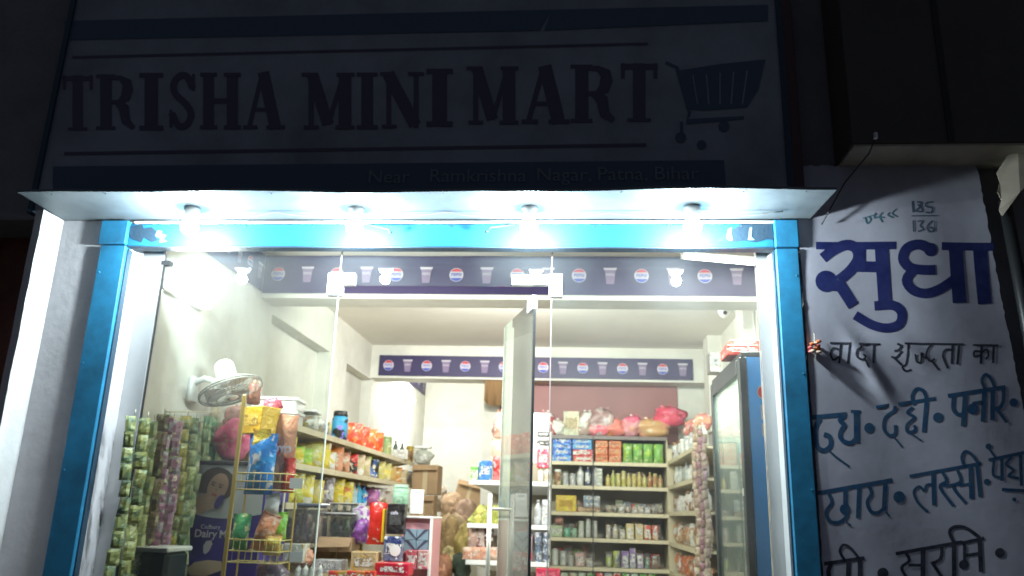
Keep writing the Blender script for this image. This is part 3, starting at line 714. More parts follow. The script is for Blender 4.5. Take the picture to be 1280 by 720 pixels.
# pink display cabinet
a = at(505, 645, 5.55); b = at(541, 645, 5.55); zt_ = a.z
t = thing('display_cabinet', 'pink display cabinet with white edges holding patterned boxes', 'cabinet', (a.x, 5.55, 0)); W = b.x-a.x
M_pk = mat('pink_laminate', (.55, .25, .26), .45, dirt=.1)
MB().box(0, W, .02, .36, .3, zt_-.012).build('back_panel', M_pk, t)
MB().box(-.004, W+.004, -.02, .37, zt_-.012, zt_, .003).build('top_board', M_plas, t)
MB().box(W-.012, W+.002, -.02, .02, .3, zt_-.013).build('right_edge', M_plas, t)
MB().box(0, .01, -.02, .02, .3, zt_-.013).build('left_edge', M_pk, t)
MB().box(.01, W-.012, -.015, .02, zt_-.235, zt_-.225).build('shelf_board', M_pk, t)
for j in range(2):
    for i in range(2):
        x0 = a.x+.015+i*(W-.03)/2; w_ = (W-.036)/2; zb = zt_-.225+j*.072+.001
        g = tag(MB().box(0, w_, 0, .03, 0, .07, .002).build('patterned_box', mat('greyblue_card', (.18, .26, .32), .5), None, (x0, 5.535, zb)), ['lower', 'upper'][j]+' '+['left', 'right'][i]+' grey blue box with dark diagonal stripe in the pink cabinet', 'box', 'patterned boxes in the pink cabinet')
        s_ = 1 if i == 0 else -1
        m2 = MB(); m2.add([(0 if i == 0 else w_, -.002, .07), (.03 if i == 0 else w_-.03, -.002, .07), (w_ if i == 0 else 0, -.002, .012), (w_ if i == 0 else 0, -.002, 0)], [(0, 1, 2, 3)])
        m2.build('dark_stripe', mat('dark_stripe', (.05, .05, .09), .5), g)
for i, (x0, x1, c) in enumerate(((506, 520, (.5, .1, .12)), (521, 534, (.6, .3, .28)))):
    gp('box', x0, x1, 712, 688, 5.5, c, PNK, WHT, ['dark pink box low in the pink cabinet', 'pale pink box low in the pink cabinet'][i], None, .04)

# =================================================================== FAR LEFT: cartons and sacks
gp('card', 514, 546, 618, 581, 8.75, BRN, BRN, BRN, 'brown cardboard carton standing at the far end of the left shelves', d=.3)
gp('card', 512, 541, 650, 619, 8.7, BRN, BRN, BRN, 'dark brown carton under the carton at the far end of the left shelves', d=.25)
gp('bag', 515, 538, 581, 560, 8.85, (.4, .42, .36), WHT, GRY, 'wrapped grey bundle on the carton at the far end of the shelves', d=.2)
t = thing('storage_basket', 'white lidded basket at the far end of the top left shelf', 'basket', (-1.72, 8.95, at(525, 560, 8.9).z), 0)
MB().box(-.09, .09, -.06, .06, 0, .025, .004).build('lid', M_plas, t)
sacks = [(548, 577, 660, 612, 10.6, (.36, .24, .15), 'tan sack leaning against the back wall'), (566, 592, 664, 622, 10.2, (.40, .27, .20), 'pinkish brown sack by the white display rack'),
 (544, 572, 700, 640, 9.3, (.42, .30, .15), 'straw coloured sack on the floor of the back passage'), (566, 586, 700, 650, 9.0, (.48, .38, .14), 'yellowish packet bag piled beside the display rack'),
 (541, 560, 740, 690, 8.2, (.35, .17, .10), 'reddish brown sack low by the pink cabinet'), (562, 584, 730, 690, 8.4, (.03, .05, .035), 'dark green bag at the bottom of the sack pile'),
 (550, 566, 712, 682, 8.6, (.5, .42, .2), 'yellow and white crumpled bag in the sack pile'), (540, 556, 640, 606, 10.9, (.36, .3, .23), 'grey brown sack at the far left of the pile'), (555, 580, 676, 640, 9.6, (.45, .33, .2), 'light tan bag in the middle of the sack pile')]
for (a, b, yb, yt, Y, c, lab) in sacks: gp('bag', a, b, yb, yt, Y, c, tuple(x*.7 for x in c), tuple(min(1, x*1.4) for x in c), lab, 'sacks piled in the back passage', d=.35, rough=.8)
gp('card', 548, 582, 690, 600, 11.4, BRN, BRN, BRN, 'large grey brown carton slanting against the back wall', d=.4, lean=.25)

# =================================================================== WHITE DISPLAY RACK (middle)
rk = thing('display_rack', 'white stepped display rack in the middle of the shop behind the door handle', 'rack', (-.6, 7.05, 0))
RX0, RX1 = -.93+.6, -.235+.6
RZ = [at(600, 603, 7.0).z, at(600, 657, 7.0).z, at(600, 703, 7.0).z]
for i, z in enumerate(RZ):
    d0 = -.05
    mb = MB(); mb.hull3([(RX0, d0, z), (RX1, d0, z), (RX1, .33, z), (RX0+.15, .33, z)], (0, 0, -.018)); mb.box(RX0, RX1, d0-.012, d0, z-.02, z+.018, .003)
    mb.build('shelf_board', M_shelfw, rk)
    MB().hull3([(RX0+.04, .0, z-.019), (RX1-.02, .0, z-.019), (RX1-.02, .3, z-.085), (RX0+.2, .3, z-.085)], (0, .003, 0)).build('bracket', M_shelfw, rk)
MB().box(RX0+.16, RX1, .335, .36, 0, 1.75).build('back_panel', mat('beige_panel', (.42, .38, .3), .6), rk)
MB().box(RX1-.02, RX1, .0, .33, 0, 2.0).box(RX1-.02, RX1, -.05, 0, 0, .3).build('side_panel', M_shelfw, rk)
MB().box(RX0+.5, RX1-.02, .33, .345, 1.75, 2.2).build('mesh_frame', M_shelfw, rk)
RYf = 7.02
rr = [('box', 587, 597, 602, 583, PAL, GRN, WHT, 'small pale green box on the top white rack shelf'), ('box', 598, 614, 602, 576, (.05, .2, .42), BLU, WHT, 'blue and white box on the top white rack shelf'),
 ('packet', 615, 631, 602, 570, (.62, .2, .2), RED, (.75, .6, .6), 'pink and red packet on the top white rack shelf'),
 ('box', 636, 650, 602, 580, (.5, .5, .25), PAL, WHT, 'pale olive box on the top rack shelf behind the glass door'), ('jar', 652, 664, 602, 576, PAL, GRN, WHT, 'pale green jar on the top rack shelf behind the glass door'),
 ('box', 671, 686, 585, 562, (.6, .06, .1), PNK, WHT, 'red and pink printed box right of the dark door edge'), ('jar', 672, 679, 602, 585, WHT, BEI, WHT, 'cream jar below the red and pink box'), ('jar', 680, 688, 602, 583, WHT, BEI, WHT, 'cream jar at the right end of the top rack shelf')]
for k, a, b, yb, yt, c1, c2, c3, lab in rr: gp(k, a, b, yb, yt, RYf, c1, c2, c3, lab, 'goods on the white display rack', .07, z=None if yb != 602 else RZ[0]+.019)
tiers = at(671, 562, RYf)
for j in range(5):
    gp('box', 671, 687, 562-j*5.5, 557.5-j*5.5, RYf, BLK if j % 2 else WHT, GRY, WHT, 'thin %s box in the stack above the red and pink box' % ('black' if j % 2 else 'white'), 'thin boxes stacked on the white display rack', .08)
for j, px in enumerate((622, 640)): 
    gp('bag', px-9, px+9, 548, 512, 7.3, (.55, .35, .28), (.4, .2, .15), WHT, ['cream and brown bundle hanging left of the door edge', 'orange brown bundle behind the glass door'][j], None, .1)
    gp('packet', px-9, px+9, 580, 548, 7.3, (.5, .4, .3), WHT, (.6, .6, .5), ['cream packet below the bundle left of the door edge', 'cream packet behind the upper glass door'][j], None, .05)
for j in range(8):                                      # leaning packets on shelf 2
    px = 585+j*4.4; p = at(px, 652, RYf)
    g = good('pouch', .075, .02, .17, (.35, .38, .08), (.6, .55, .15), (.15, .1, .05), (p.x+.02, RYf+.03+j*.004, RZ[1]+.02), 'slim olive and yellow packet leaning on the middle white rack shelf', None, 'leaning olive packets on the middle rack shelf', 0, .65)
for j, px in enumerate((650, 658, 672, 682)): gp('box' if j % 2 else 'bottle', px-5, px+5, 656, 625, RYf, (.5, .52, .55), GRY, WHT, ['silvery bottle just right of the door handle', 'silvery box left of the dark door edge', 'silvery bottle just right of the dark door edge', 'silvery box at the right end of the middle rack shelf'][j], 'silvery packs on the middle rack shelf', .06, z=RZ[1]+.019)
for j, (px, c) in enumerate(((590, (.5, .32, .25)), (600, (.2, .08, .07)), (610, (.12, .05, .05)))): gp('packet', px-6, px+6, 688, 660, 7.05, c, (.5, .4, .35), WHT, ['pale brown packet upright over the lowest white rack shelf', 'dark maroon packet upright over the lowest white rack shelf', 'nearly black packet upright over the lowest white rack shelf'][j], None, .05)
for j, px in enumerate((584, 594, 604, 614)): gp('packet', px-7, px+7, 707, 684, RYf-.02, (.6, .3, .2), (.6, .45, .35), WHT, 'peach coloured packet on the lowest white rack shelf', 'peach packets on the lowest rack shelf', .05, z=RZ[2]+.019)
for r_ in range(3):
    for c_ in range(2): gp('tin', 668+c_*10, 677+c_*10, 707-r_*14, 694-r_*14, RYf-.03, (.10, .14, .2), (.55, .58, .62), (.6, .62, .66), '%s dark blue and white tin of the %s column on the display rack' % (['bottom', 'middle', 'top'][r_], ['left', 'right'][c_]), 'dark blue tins stacked on the lowest rack shelf', .06)
for j, px in enumerate((650, 660)): gp('packet', px-5, px+5, 706, 668, RYf, (.4, .3, .35), PNK, GRY, 'muted pink packet behind the lower glass door', 'pink packets behind the lower glass door', .05, z=RZ[2]+.019)
gp('box', 670, 700, 726, 711, 6.6, (.5, .03, .08), RED, PNK, 'crimson box at the bottom beside the glass door edge', d=.1)

# =================================================================== BACK SHELVES
bs = thing('back_shelving', 'cream shelving across the back wall stocked with small boxes and jars', 'shelf', (0, 8.6, 0))
BX0, BX1 = -.62, .93
BZ = [2.115, 1.845, 1.60, 1.335, 1.08, .80, .5]
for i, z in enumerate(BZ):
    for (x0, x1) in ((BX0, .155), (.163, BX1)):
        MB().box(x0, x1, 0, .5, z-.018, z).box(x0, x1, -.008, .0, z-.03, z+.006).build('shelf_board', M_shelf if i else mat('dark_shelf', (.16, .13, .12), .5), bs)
MB().box(.154, .164, -.012, .03, 0, BZ[0]).build('upright', M_dark, bs)
MB().box(BX0, BX0+.01, 0, .5, 0, BZ[0]).box(BX1-.01, BX1, 0, .5, 0, BZ[0]).build('side_panel', M_shelf, bs)
MB().box(BX0, BX1, .5, .52, 0, BZ[0]).build('back_panel', mat('shelf_back', (.56, .49, .38), .6, dirt=.2), bs)
def B(kind, a, b, si, h, c1, c2, c3, lab, grp=None, dz=0, d=.12):
    A_ = at(a, 600, 8.62); B_ = at(b, 600, 8.62)
    return good(kind, B_.x-A_.x-.004, d, h, c1, c2, c3, ((A_.x+B_.x)/2, 8.62+d/2, BZ[si]+.008+dz), lab, None, grp, random.uniform(-.04, .04))
g1 = 'blue boxes in the upper row of the back shelves'
for j in range(4): B('box', 690, 714, 1, .06, (.02, .12, .5), (.1, .3, .65), WHT, 'bright blue flat box in the left stack of the upper back row', g1, j*.062)
for j in range(2): B('box', 716, 742, 1, .06, (.5, .04, .05), PCH, WHT, 'flat red box stacked under the light blue boxes', 'red boxes in the upper row of the back shelves', j*.062)
for j in range(2): B('box', 715, 740, 1, .055, (.05, .2, .55), CYN, WHT, 'light blue flat box lying on the red boxes', 'light blue boxes on the red ones', .125+j*.057)
for j in range(3):
    for i in range(2): B('box', 744+i*17, 760+i*17, 1, .072, (.5, .12, .03), ORG, (.6, .35, .2), 'orange brown box in the block in the middle of the upper back row', 'orange brown boxes in the upper back row', j*.074)
for i in range(4): B('packet', 779+i*13, 792+i*13, 1, .2, (.22, .45, .12), LIM, (.6, .66, .4), 'light green packet in the upper row of the back shelves', 'light green packets in the upper back row')
x = 692
for (w_, kind, c1, c2, c3, h, nm) in ((11, 'jar', BRN, WHT, BEI, .16, 'brown jar with a white lid'), (9, 'tin', GRY, WHT, WHT, .12, 'grey tin'), (9, 'tin', GRY, WHT, WHT, .12, 'grey tin'), (10, 'bottle', (.5, .52, .55), WHT, WHT, .2, 'white bottle'), (9, 'bottle', (.08, .1, .16), WHT, WHT, .2, 'dark bottle'), (10, 'bottle', (.55, .56, .6), WHT, WHT, .2, 'white bottle')):
    B(kind, x, x+w_-1, 2, h, c1, c2, c3, nm+' in the left half of the second back row', 'jars and bottles in the left second back row'); x += w_
for k in range(5): B('box', 748-3, 756-3, 2, .034, (.5, .54, .42), WHT, WHT, 'thin pale box stacked by the dark upright in the second back row', 'thin pale boxes stacked by the upright', k*.036)
x = 757
for k in range(11):
    c = random.choice([(.45, .42, .10), (.35, .38, .10), (.5, .4, .12), (.4, .25, .08)] if k < 8 else [(.35, .14, .06), (.4, .2, .08)])
    B(random.choice(('jar', 'bottle')), x, x+6.3, 2, random.uniform(.12, .17), c, (.5, .45, .2), (.6, .55, .3), 'small %s jar in the right half of the second back row' % ('olive yellow' if k < 8 else 'reddish brown'), 'small jars in the right second back row'); x += 6.6
B('box', 695, 721, 3, .16, (.55, .40, .04), YEL, (.5, .3, .05), 'wide yellow box in the third back row', d=.14)
for k in range(2): B('box', 729, 750, 3, .055, (.2, .27, .36), GRY, WHT, 'grey blue flat box in the third back row near the upright', 'grey blue boxes in the third back row', .05+k*.057)
B('box', 722, 750, 3, .048, (.4, .22, .12), BRN, BEI, 'flat brown box under the grey blue boxes')
x = 757
for k in range(9): B(random.choice(('box', 'bag')), x, x+7.5, 3, random.uniform(.05, .09), random.choice([(.38, .34, .3), (.3, .26, .22), (.42, .33, .25)]), GRY, WHT, 'low greyish pack in the right half of the third back row', 'low greyish packs in the third back row'); x += 8
x = 683
for (w_, kind, c1, h, nm) in ((22, 'box', (.35, .42, .26), .11, 'wide pale green box'), (10, 'jar', (.12, .38, .24), .09, 'small green jar'), (8, 'jar', (.25, .42, .3), .09, 'small green jar'), (9, 'tin', (.45, .48, .42), .16, 'pale tin'), (8, 'jar', (.5, .52, .48), .19, 'white jar'), (8, 'jar', (.55, .55, .5), .17, 'white jar')):
    B(kind, x, x+w_-1, 4, h, c1, c1, WHT, nm+' in the left half of the fourth back row', 'goods in the left fourth back row'); x += w_
B('packet', 694, 705, 4, .08, (.45, .2, .15), PCH, WHT, 'small reddish packet on the wide pale green box', None, .115)
x = 757
for (w_, kind, c1, h, nm) in ((8, 'tin', (.4, .36, .33), .13, 'greyish tin'), (9, 'bottle', (.45, .42, .38), .14, 'cream bottle'), (8, 'box', (.38, .36, .3), .09, 'low grey box'), (11, 'box', (.55, .46, .22), .15, 'cream and yellow box'), (11, 'box', (.55, .46, .22), .15, 'cream and yellow box'), (10, 'box', (.5, .07, .05), .14, 'red box'), (9, 'box', (.5, .07, .05), .14, 'red box')):
    B(kind, x, x+w_-1, 4, h, c1, BEI, WHT, nm+' in the right half of the fourth back row', 'goods in the right fourth back row'); x += w_
x = 691
for (w_, kind, c1, h, nm) in ((10, 'tin', (.5, .52, .5), .16, 'silvery tin'), (10, 'jar', (.5, .52, .48), .14, 'white jar'), (9, 'tin', (.4, .4, .38), .1, 'grey tin'), (13, 'box', (.5, .3, .28), .13, 'pinkish box'), (12, 'box', (.4, .36, .3), .08, 'low beige box')):
    B(kind, x, x+w_-2, 5, h, c1, GRY, WHT, nm+' in the left half of the fifth back row', 'goods in the left fifth back row'); x += w_
x = 757
for (w_, kind, c1, h, nm) in ((9, 'jar', (.35, .42, .08), .12, 'lime jar'), (10, 'packet', (.45, .52, .1), .16, 'lime green packet'), (10, 'box', (.2, .12, .3), .16, 'purple box'), (9, 'box', (.25, .16, .36), .19, 'purple box'), (9, 'box', (.3, .24, .35), .13, 'lilac box'), (9, 'tin', (.12, .2, .14), .1, 'dark green tin'), (10, 'jar', (.2, .15, .12), .12, 'brown jar')):
    B(kind, x, x+w_-1, 5, h, c1, GRY, WHT, nm+' in the right half of the fifth back row', 'goods in the right fifth back row'); x += w_
for k in range(12): gp('box', 690+k*11, 699+k*11, 740, 716, 8.62, random.choice([RED, GRY, PUR, GRN, (.4, .5, .4)]), BEI, WHT, 'box in the lowest back row at the bottom of the picture', 'boxes in the lowest back row', .1)
for si in range(1, 6):
    for half, (x0, x1) in (('left', (690, 748)), ('right', (757, 828))):
        x = x0
        while x < x1-6:
            w_ = random.uniform(6, 12); h_ = random.uniform(.12, .20) if si != 3 else random.uniform(.07, .15)
            A_ = at(x, 600, 8.85); c = random.choice([(.35, .3, .22), (.3, .22, .15), (.42, .4, .33), (.3, .34, .2), (.36, .2, .14), (.2, .22, .26), (.45, .38, .2), (.24, .3, .2)])
            good('box', w_*.0087, .1, h_, c, random.choice((BEI, BRN, GRY, RED, GRN)), (.5, .48, .4), (A_.x+w_*.0044, 8.90, BZ[si]+.002), 'dim box standing behind the front row on the %s half of back shelf level %s' % (half, ['', 'two', 'three', 'four', 'five', 'six'][si]), None, 'rear row boxes on the back shelves')
            x += w_+.6
# on top of the back shelves
tops = [('bag', 672, 692, 540, 512, (.40, .08, .10), WHT, WHT, 'dark red gift bundle on top of the back shelves'), ('bag', 686, 704, 545, 522, (.6, .6, .55), WHT, RED, 'white knotted bag on top of the back shelves'),
 ('box', 704, 724, 544, 514, (.33, .33, .20), BEI, BEI, 'olive beige box on top of the back shelves'), ('bag', 722, 738, 544, 512, (.4, .3, .25), WHT, WHT, 'brown and white bundle beside the olive box'),
 ('bag', 738, 762, 540, 508, (.3, .18, .17), (.5, .4, .38), GRY, 'dusky bundle behind the pink bags on the back shelves'), ('bag', 734, 760, 545, 520, (.75, .16, .20), (.8, .3, .3), (.8, .35, .3), 'bright pink knotted bag on top of the back shelves'),
 ('bag', 757, 780, 545, 521, (.72, .22, .18), ORG, PCH, 'coral pink bag between the bright pink and pale pink bags'), ('bag', 780, 798, 543, 517, (.6, .28, .3), PNK, PCH, 'pale pink folded bag on top of the back shelves'),
 ('bag', 798, 836, 542, 521, (.55, .32, .14), PCH, BEI, 'wide tan orange bag on top of the back shelves'), ('bag', 824, 856, 532, 506, (.62, .08, .13), PNK, (.7, .2, .25), 'crimson and pink bag at the right end above the shelves')]
for k, a, b, yb, yt, c1, c2, c3, lab in tops: gp(k, a-4*(k == 'bag'), b+4*(k == 'bag'), yb, yt, 8.66 if k != 'box' else 8.7, c1, c2, c3, lab, None, .2, z=None if a == 824 else BZ[0]+.01)
for j in range(4): gp('bag', 640+j*8, 652+j*8, 546, 520, 8.75, random.choice([(.4, .3, .25), (.5, .4, .35)]), WHT, PCH, 'pale brown bundle on the shelf top behind the glass door', 'bundles behind the glass door', .15)
# maroon board and brown cloth
a = at(636, 478, 9.2); 
tag(MB().box(-.9, 1.12, 9.195, 9.215, 2.1, 2.79, .003).build('maroon_board', M_maroon), 'large dull maroon board on the wall above the back shelves', 'board')
a = at(606, 475, 8.95); b = at(632, 507, 8.95)
mb = MB(); vs = []; N = 8
for i in range(N+1):
    x = a.x+(b.x-a.x)*i/N; y = 8.95+.015*math.sin(i*2.1)
    vs += [(x, y, a.z+.05), (x, y, b.z+.05*max(0, 1-i*.6)), (x, y+.008, a.z+.05), (x, y+.008, b.z+.05*max(0, 1-i*.6))]
fs = []
for i in range(N): p_ = i*4; q_ = p_+4; fs += [(p_, p_+1, q_+1, q_), (p_+2, q_+2, q_+3, p_+3), (p_+1, p_+3, q_+3, q_+1)]
mb.add(vs, fs, True); tag(mb.build('hanging_cloth', mat('brown_cloth', (.25, .15, .07), .9, bump=.3)), 'brown cloth hanging from the far beam beside the glass door', 'cloth')

# =================================================================== RIGHT SHELVES
rs = thing('side_shelving', 'cream shelving along the right wall between back shelves and cooler', 'shelf', (.93, 6.5, 0))
RSZ = [1.86, 1.615, 1.36, 1.07, .80, .5]
for i, z in enumerate(RSZ):
    for k in range(2):
        y0, y1 = k*1.03, k*1.03+1.02
        MB().box(0, .5, y0, y1, z-.018, z).box(-.008, 0, y0, y1, z-.03, z+.006).build('shelf_board', M_shelf, rs)
MB().box(-.006, .5, 2.065, 2.09, 0, 2.0).build('end_panel', M_shelf, rs)
MB().box(.49, .505, 0, 2.06, 0, 2.0).build('back_panel', mat('shelf_back', (.56, .49, .38), .6), rs)
rspec = {0: [(.5, .52, .48), (.55, .56, .52), (.5, .5, .5), (.4, .42, .4)], 1: [(.45, .48, .45), (.3, .33, .3), (.55, .56, .5)], 2: [(.55, .52, .48), (.4, .34, .3), (.6, .58, .54)], 3: [(.48, .24, .1), (.4, .2, .1), (.5, .38, .25)], 4: [(.5, .14, .06), (.55, .2, .08), (.45, .3, .2)]}
rn = {0: 'whitish bottle on the top shelf of the right wall', 1: 'greyish bottle on the second shelf of the right wall', 2: 'white and brown bottle on the third shelf of the right wall', 3: 'orange brown packet on the fourth shelf of the right wall', 4: 'orange red packet on the fifth shelf of the right wall'}
for si in range(5):
    for k in range(14):
        y = 6.56+k*.145; c = random.choice(rspec[si]); kd = random.choice(('bottle', 'jar', 'bottle')) if si < 3 else random.choice(('packet', 'bag', 'packet'))
        w_ = .07 if si < 3 else .13
        lab = rn[si] if kd != 'jar' else rn[si].replace('bottle', 'jar')
        if kd == 'bag': lab = lab.replace('packet', 'bag')
        good(kd, w_, .07, random.uniform(.13, .19), c, random.choice((WHT, BRN, GRY)), WHT, (.99+random.uniform(0, .02), y, RSZ[si]+.008), lab, None, 'goods on shelf %s of the right wall' % ('one', 'two', 'three', 'four', 'five')[si], -1.2 if si > 2 else 0)
for k in range(3): tag_ = good('bag', .16, .14, .16, (.55, .2, .18), PCH, WHT, (1.1, 7.9-k*.3, 2.06), 'pinkish bag resting at the top of the right wall shelving', None, 'pink bags above the right shelving')
# garlands of sachets hanging at the near end of the right shelves
def g_sachet(w, d, h):
    mb = MB(); vs = []; nx, nz = 4, 6
    for side in (-1, 1):
        for j in range(nz+1):
            for i in range(nx+1):
                u, v = i/nx, j/nz; b_ = min(math.sin(math.pi*u)*1.6, 1)*min(math.sin(math.pi*v)*1.5, 1)
                vs.append(((u-.5)*w, side*(d/2*b_*(1+random.uniform(-.25, .25))+.0006), v*h))
    fs = []; o = (nx+1)*(nz+1)
    for j in range(nz):
        for i in range(nx):
            a = j*(nx+1)+i; fs.append((a, a+1, a+nx+2, a+nx+1)); fs.append((o+a, o+a+nx+1, o+a+nx+2, o+a+1))
    return mb.add(vs, fs, False)
def strip(x, y, z0, z1, w_, c1, c2, c3, lab, grp, rz=0, n=None, amp=.022):
    t = thing('sachet_strip', lab, 'sachet strip', (x, y, z1), rz, grp)
    n = n or max(3, int((z1-z0)/(w_*1.35))); hh = (z1-z0)/n; pm = print_mat(c1, tuple(.8*q+.06 for q in c2), c3, 16, .4, .1)
    proto = []
    for v in range(3): proto.append(g_sachet(w_*random.uniform(.92, 1), .02, hh*.985).mesh('sachet', pm))
    for i in range(n):
        o = bpy.data.objects.new('sachet', proto[i % 3]); COL.objects.link(o); o.parent = t
        o.location = (amp*.5*math.sin(i*.6+x*9), amp*.6*math.cos(i*1.1), -hh*(i+1)); o.rotation_euler = (random.uniform(-.22, .22), random.uniform(-.07, .07), random.uniform(-.45, .45)); o.scale = (random.uniform(.82, 1.12), 1, 1)
    MB().tube([(0, 0, .03), (0, 0, 0)], .003, 6).build('hook', M_wire, t)
    return t
for j, (px, wd, c, c2_) in enumerate(((868, .05, (.30, .20, .14), BEI), (874, .045, (.26, .13, .15), BRN), (880, .05, (.28, .22, .16), (.35, .2, .25)))):
    q = at(px, 530+j*6, 6.42-.05*j); strip(q.x, q.y, .75, q.z, wd, c, c2_, (.38, .3, .26), ['tan sachet strip beside the cooler, the one nearest the side shelves', 'mauve sachet strip beside the cooler, the middle one', 'pale brown sachet strip hanging closest to the cooler'][j], 'sachet strips beside the cooler', .2*j-.2)

# =================================================================== COOLER (right)
F0 = .905; FY0, FY1 = 4.5, 5.5; FH = 2.215
M_fblk = mat('cooler_black', (.02, .027, .027), .4, dirt=.2); M_fblue = mat('cooler_blue', (.05, .36, .88), .35, dirt=.15, dscale=2)
fg = thing('drinks_cooler', 'tall blue drinks cooler with a black framed glass door on the right', 'cooler', (F0, FY0, 0))
MB().box(.03, .54, .0, .022, .0, FH-.03, .003).build('side_panel', M_fblue, fg)
MB().box(.03, .54, FY1-FY0-.02, FY1-FY0, .0, FH-.03).box(.52, .54, .022, FY1-FY0-.02, 0, FH-.03).build('back_panel', M_fblue, fg)
MB().box(.0, .54, -.004, FY1-FY0+.004, FH-.03, FH, .004).build('top_panel', M_fblk, fg)
D = FY1-FY0
MB().box(-.012, .028, -.004, .06, .05, FH-.035, .003).build('door_frame_near', M_fblk, fg)
MB().box(-.012, .028, D-.055, D+.002, .05, FH-.035, .003).build('door_frame_far', M_fblk, fg)
MB().box(-.012, .028, .087, D-.072, FH-.12, FH-.035, .003).box(-.012, .028, .087, D-.072, .05, .15, .003).build('door_frame_rail', M_fblk, fg)
MB().box(.005, .012, .087, D-.072, .15, FH-.12).build('door_pane', glass_mat('cooler_glass', (.92, .96, .92), .10, 1.5, (.8, .86, .8)), fg)
M_liner = mat('cooler_liner', (.75, .8, .74), .5)
MB().box(.5, .515, .03, D-.025, .05, FH-.04).box(.04, .5, .024, .034, .05, FH-.04).box(.04, .5, D-.034, D-.024, .05, FH-.04).build('liner', M_liner, fg)
CZ = [.55, .85, 1.14, 1.42, 1.72]
for z in CZ: MB().box(.06, .5, .036, D-.036, z-.012, z).build('cooler_shelf', M_plas, fg)
MB().box(.04, .09, .1, D-.1, FH-.1, FH-.05).build('inner_light', emit('cooler_light', (.92, 1, .9), 10), fg)
lamp('cooler_glow', 'AREA', 48, (.92, 1, .9), (.2, D/2, FH-.11), fg, .2, (0, 0, 0), .8)
MB().box(-.014, -.012, .03, .055, 1.43, 1.47).build('lock_plate', M_plas, fg)
for si, z in enumerate(CZ[:3]):
    for k in range(6):
        c = [(.05, .4, .12), (.5, .5, .48), (.06, .42, .14)][si] if k % 2 == 0 else [(.1, .5, .2), (.3, .32, .3), (.5, .55, .5)][si]
        good('bottle', .075, .075, .24, c, WHT if si else GRN, (.6, .7, .6), (F0+.13, FY0+.12+k*.13, z+.001), '%s bottle standing on cooler shelf %s behind the glass door' % (['green', 'pale', 'green and white'][si], ['nearest the floor', 'second from below', 'third from below'][si]), None, 'bottles in the drinks cooler')
# blue side: round logo and plates, partly behind the jamb
c0 = (at(949, 490, 4.49)-Vector((F0, FY0, 0)))
mb = MB(); disc(mb, (0, 0), .042, lambda u, v: (c0.x+.03+u, -.003, c0.z+v), 20); g = mb.build('roundel', M_logo_w, fg)
mb = MB(); disc(mb, (0, 0), .036, lambda u, v: (c0.x+.03+u, -.005, c0.z+v), 20); mb.build('roundel_red', mat('roundel_red', (.5, .04, .04), .5), g)
for (y0, y1) in ((.07, .15), (.17, .24)): MB().box(c0.x+.005, c0.x+.09, -.003, 0, c0.z-y1, c0.z-y0).build('white_plate', M_logo_w, fg)
# red carton on the cooler
gp('box', 909, 950, 440, 431, 4.62, (.6, .06, .04), RED, (.75, .6, .55), 'red printed carton lying on top of the drinks cooler, lower one', None, .22, z=FH+.002)
p = at(912, 430, 4.62); good('box', .17, .2, .045, (.6, .07, .05), RED, (.75, .6, .55), (p.x+.09, 4.74, FH+.05), 'upper red printed carton on top of the drinks cooler')
gp('box', 888, 902, 465, 440, 5.9, (.3, .29, .26), GRY, GRY, 'small grey carton behind the cooler top', d=.15, z=None)

# =================================================================== LEFT FRONT: sachet strips on wall
S = [(168, (.34, .38, .14), (.22, .34, .12), 'dark green sachet strip nearest the left aluminium post'), (181, (.42, .44, .16), (.3, .36, .12), 'olive green sachet strip second from the left aluminium post'),
 (193, (.45, .52, .2), (.3, .45, .12), 'light green sachet strip third from the left aluminium post'), (202, (.36, .26, .16), (.3, .15, .12), 'plain tan sachet strip left of the purple strips'),
 (211, (.32, .12, .22), (.5, .4, .42), 'deep purple sachet strip left of the lilac one'), (222, (.36, .18, .26), (.55, .45, .5), 'lilac and purple sachet strip above the chocolate cooler edge'),
 (233, (.55, .5, .1), (.4, .42, .1), 'yellow sachet strip right of the purple ones'), (241, (.4, .46, .18), (.2, .36, .12), 'yellow green sachet strip behind the chocolate cooler'),
 (249, (.42, .5, .26), (.2, .42, .16), 'pale green sachet strip behind the chocolate cooler'), (258, (.3, .45, .2), (.1, .35, .12), 'mid green sachet strip behind the chocolate cooler'), (267, (.08, .38, .14), (.3, .5, .3), 'emerald sachet strip left of the pink bag')]
for i, (px, c1, c2, lab) in enumerate(S):
    y = 4.6
    for _ in range(40): y *= 1+((px-pix((XL+.09, y, 1.6))[0])*.0018)
    zt_ = at(px, 519+3*(i % 3), y).z
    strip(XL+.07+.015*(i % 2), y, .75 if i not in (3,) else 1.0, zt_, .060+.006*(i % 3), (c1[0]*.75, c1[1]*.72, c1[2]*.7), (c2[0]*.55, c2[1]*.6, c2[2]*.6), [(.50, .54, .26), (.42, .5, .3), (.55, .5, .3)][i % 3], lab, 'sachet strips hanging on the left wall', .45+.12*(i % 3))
t = tag(MB().tube([(XL+.09, 4.3, at(175, 514, 4.3).z), (XL+.09, 5.4, at(275, 514, 5.4).z)], .004, 6).build('hanging_rail', M_wire), 'thin rail on the left wall carrying the sachet strips', 'rail')
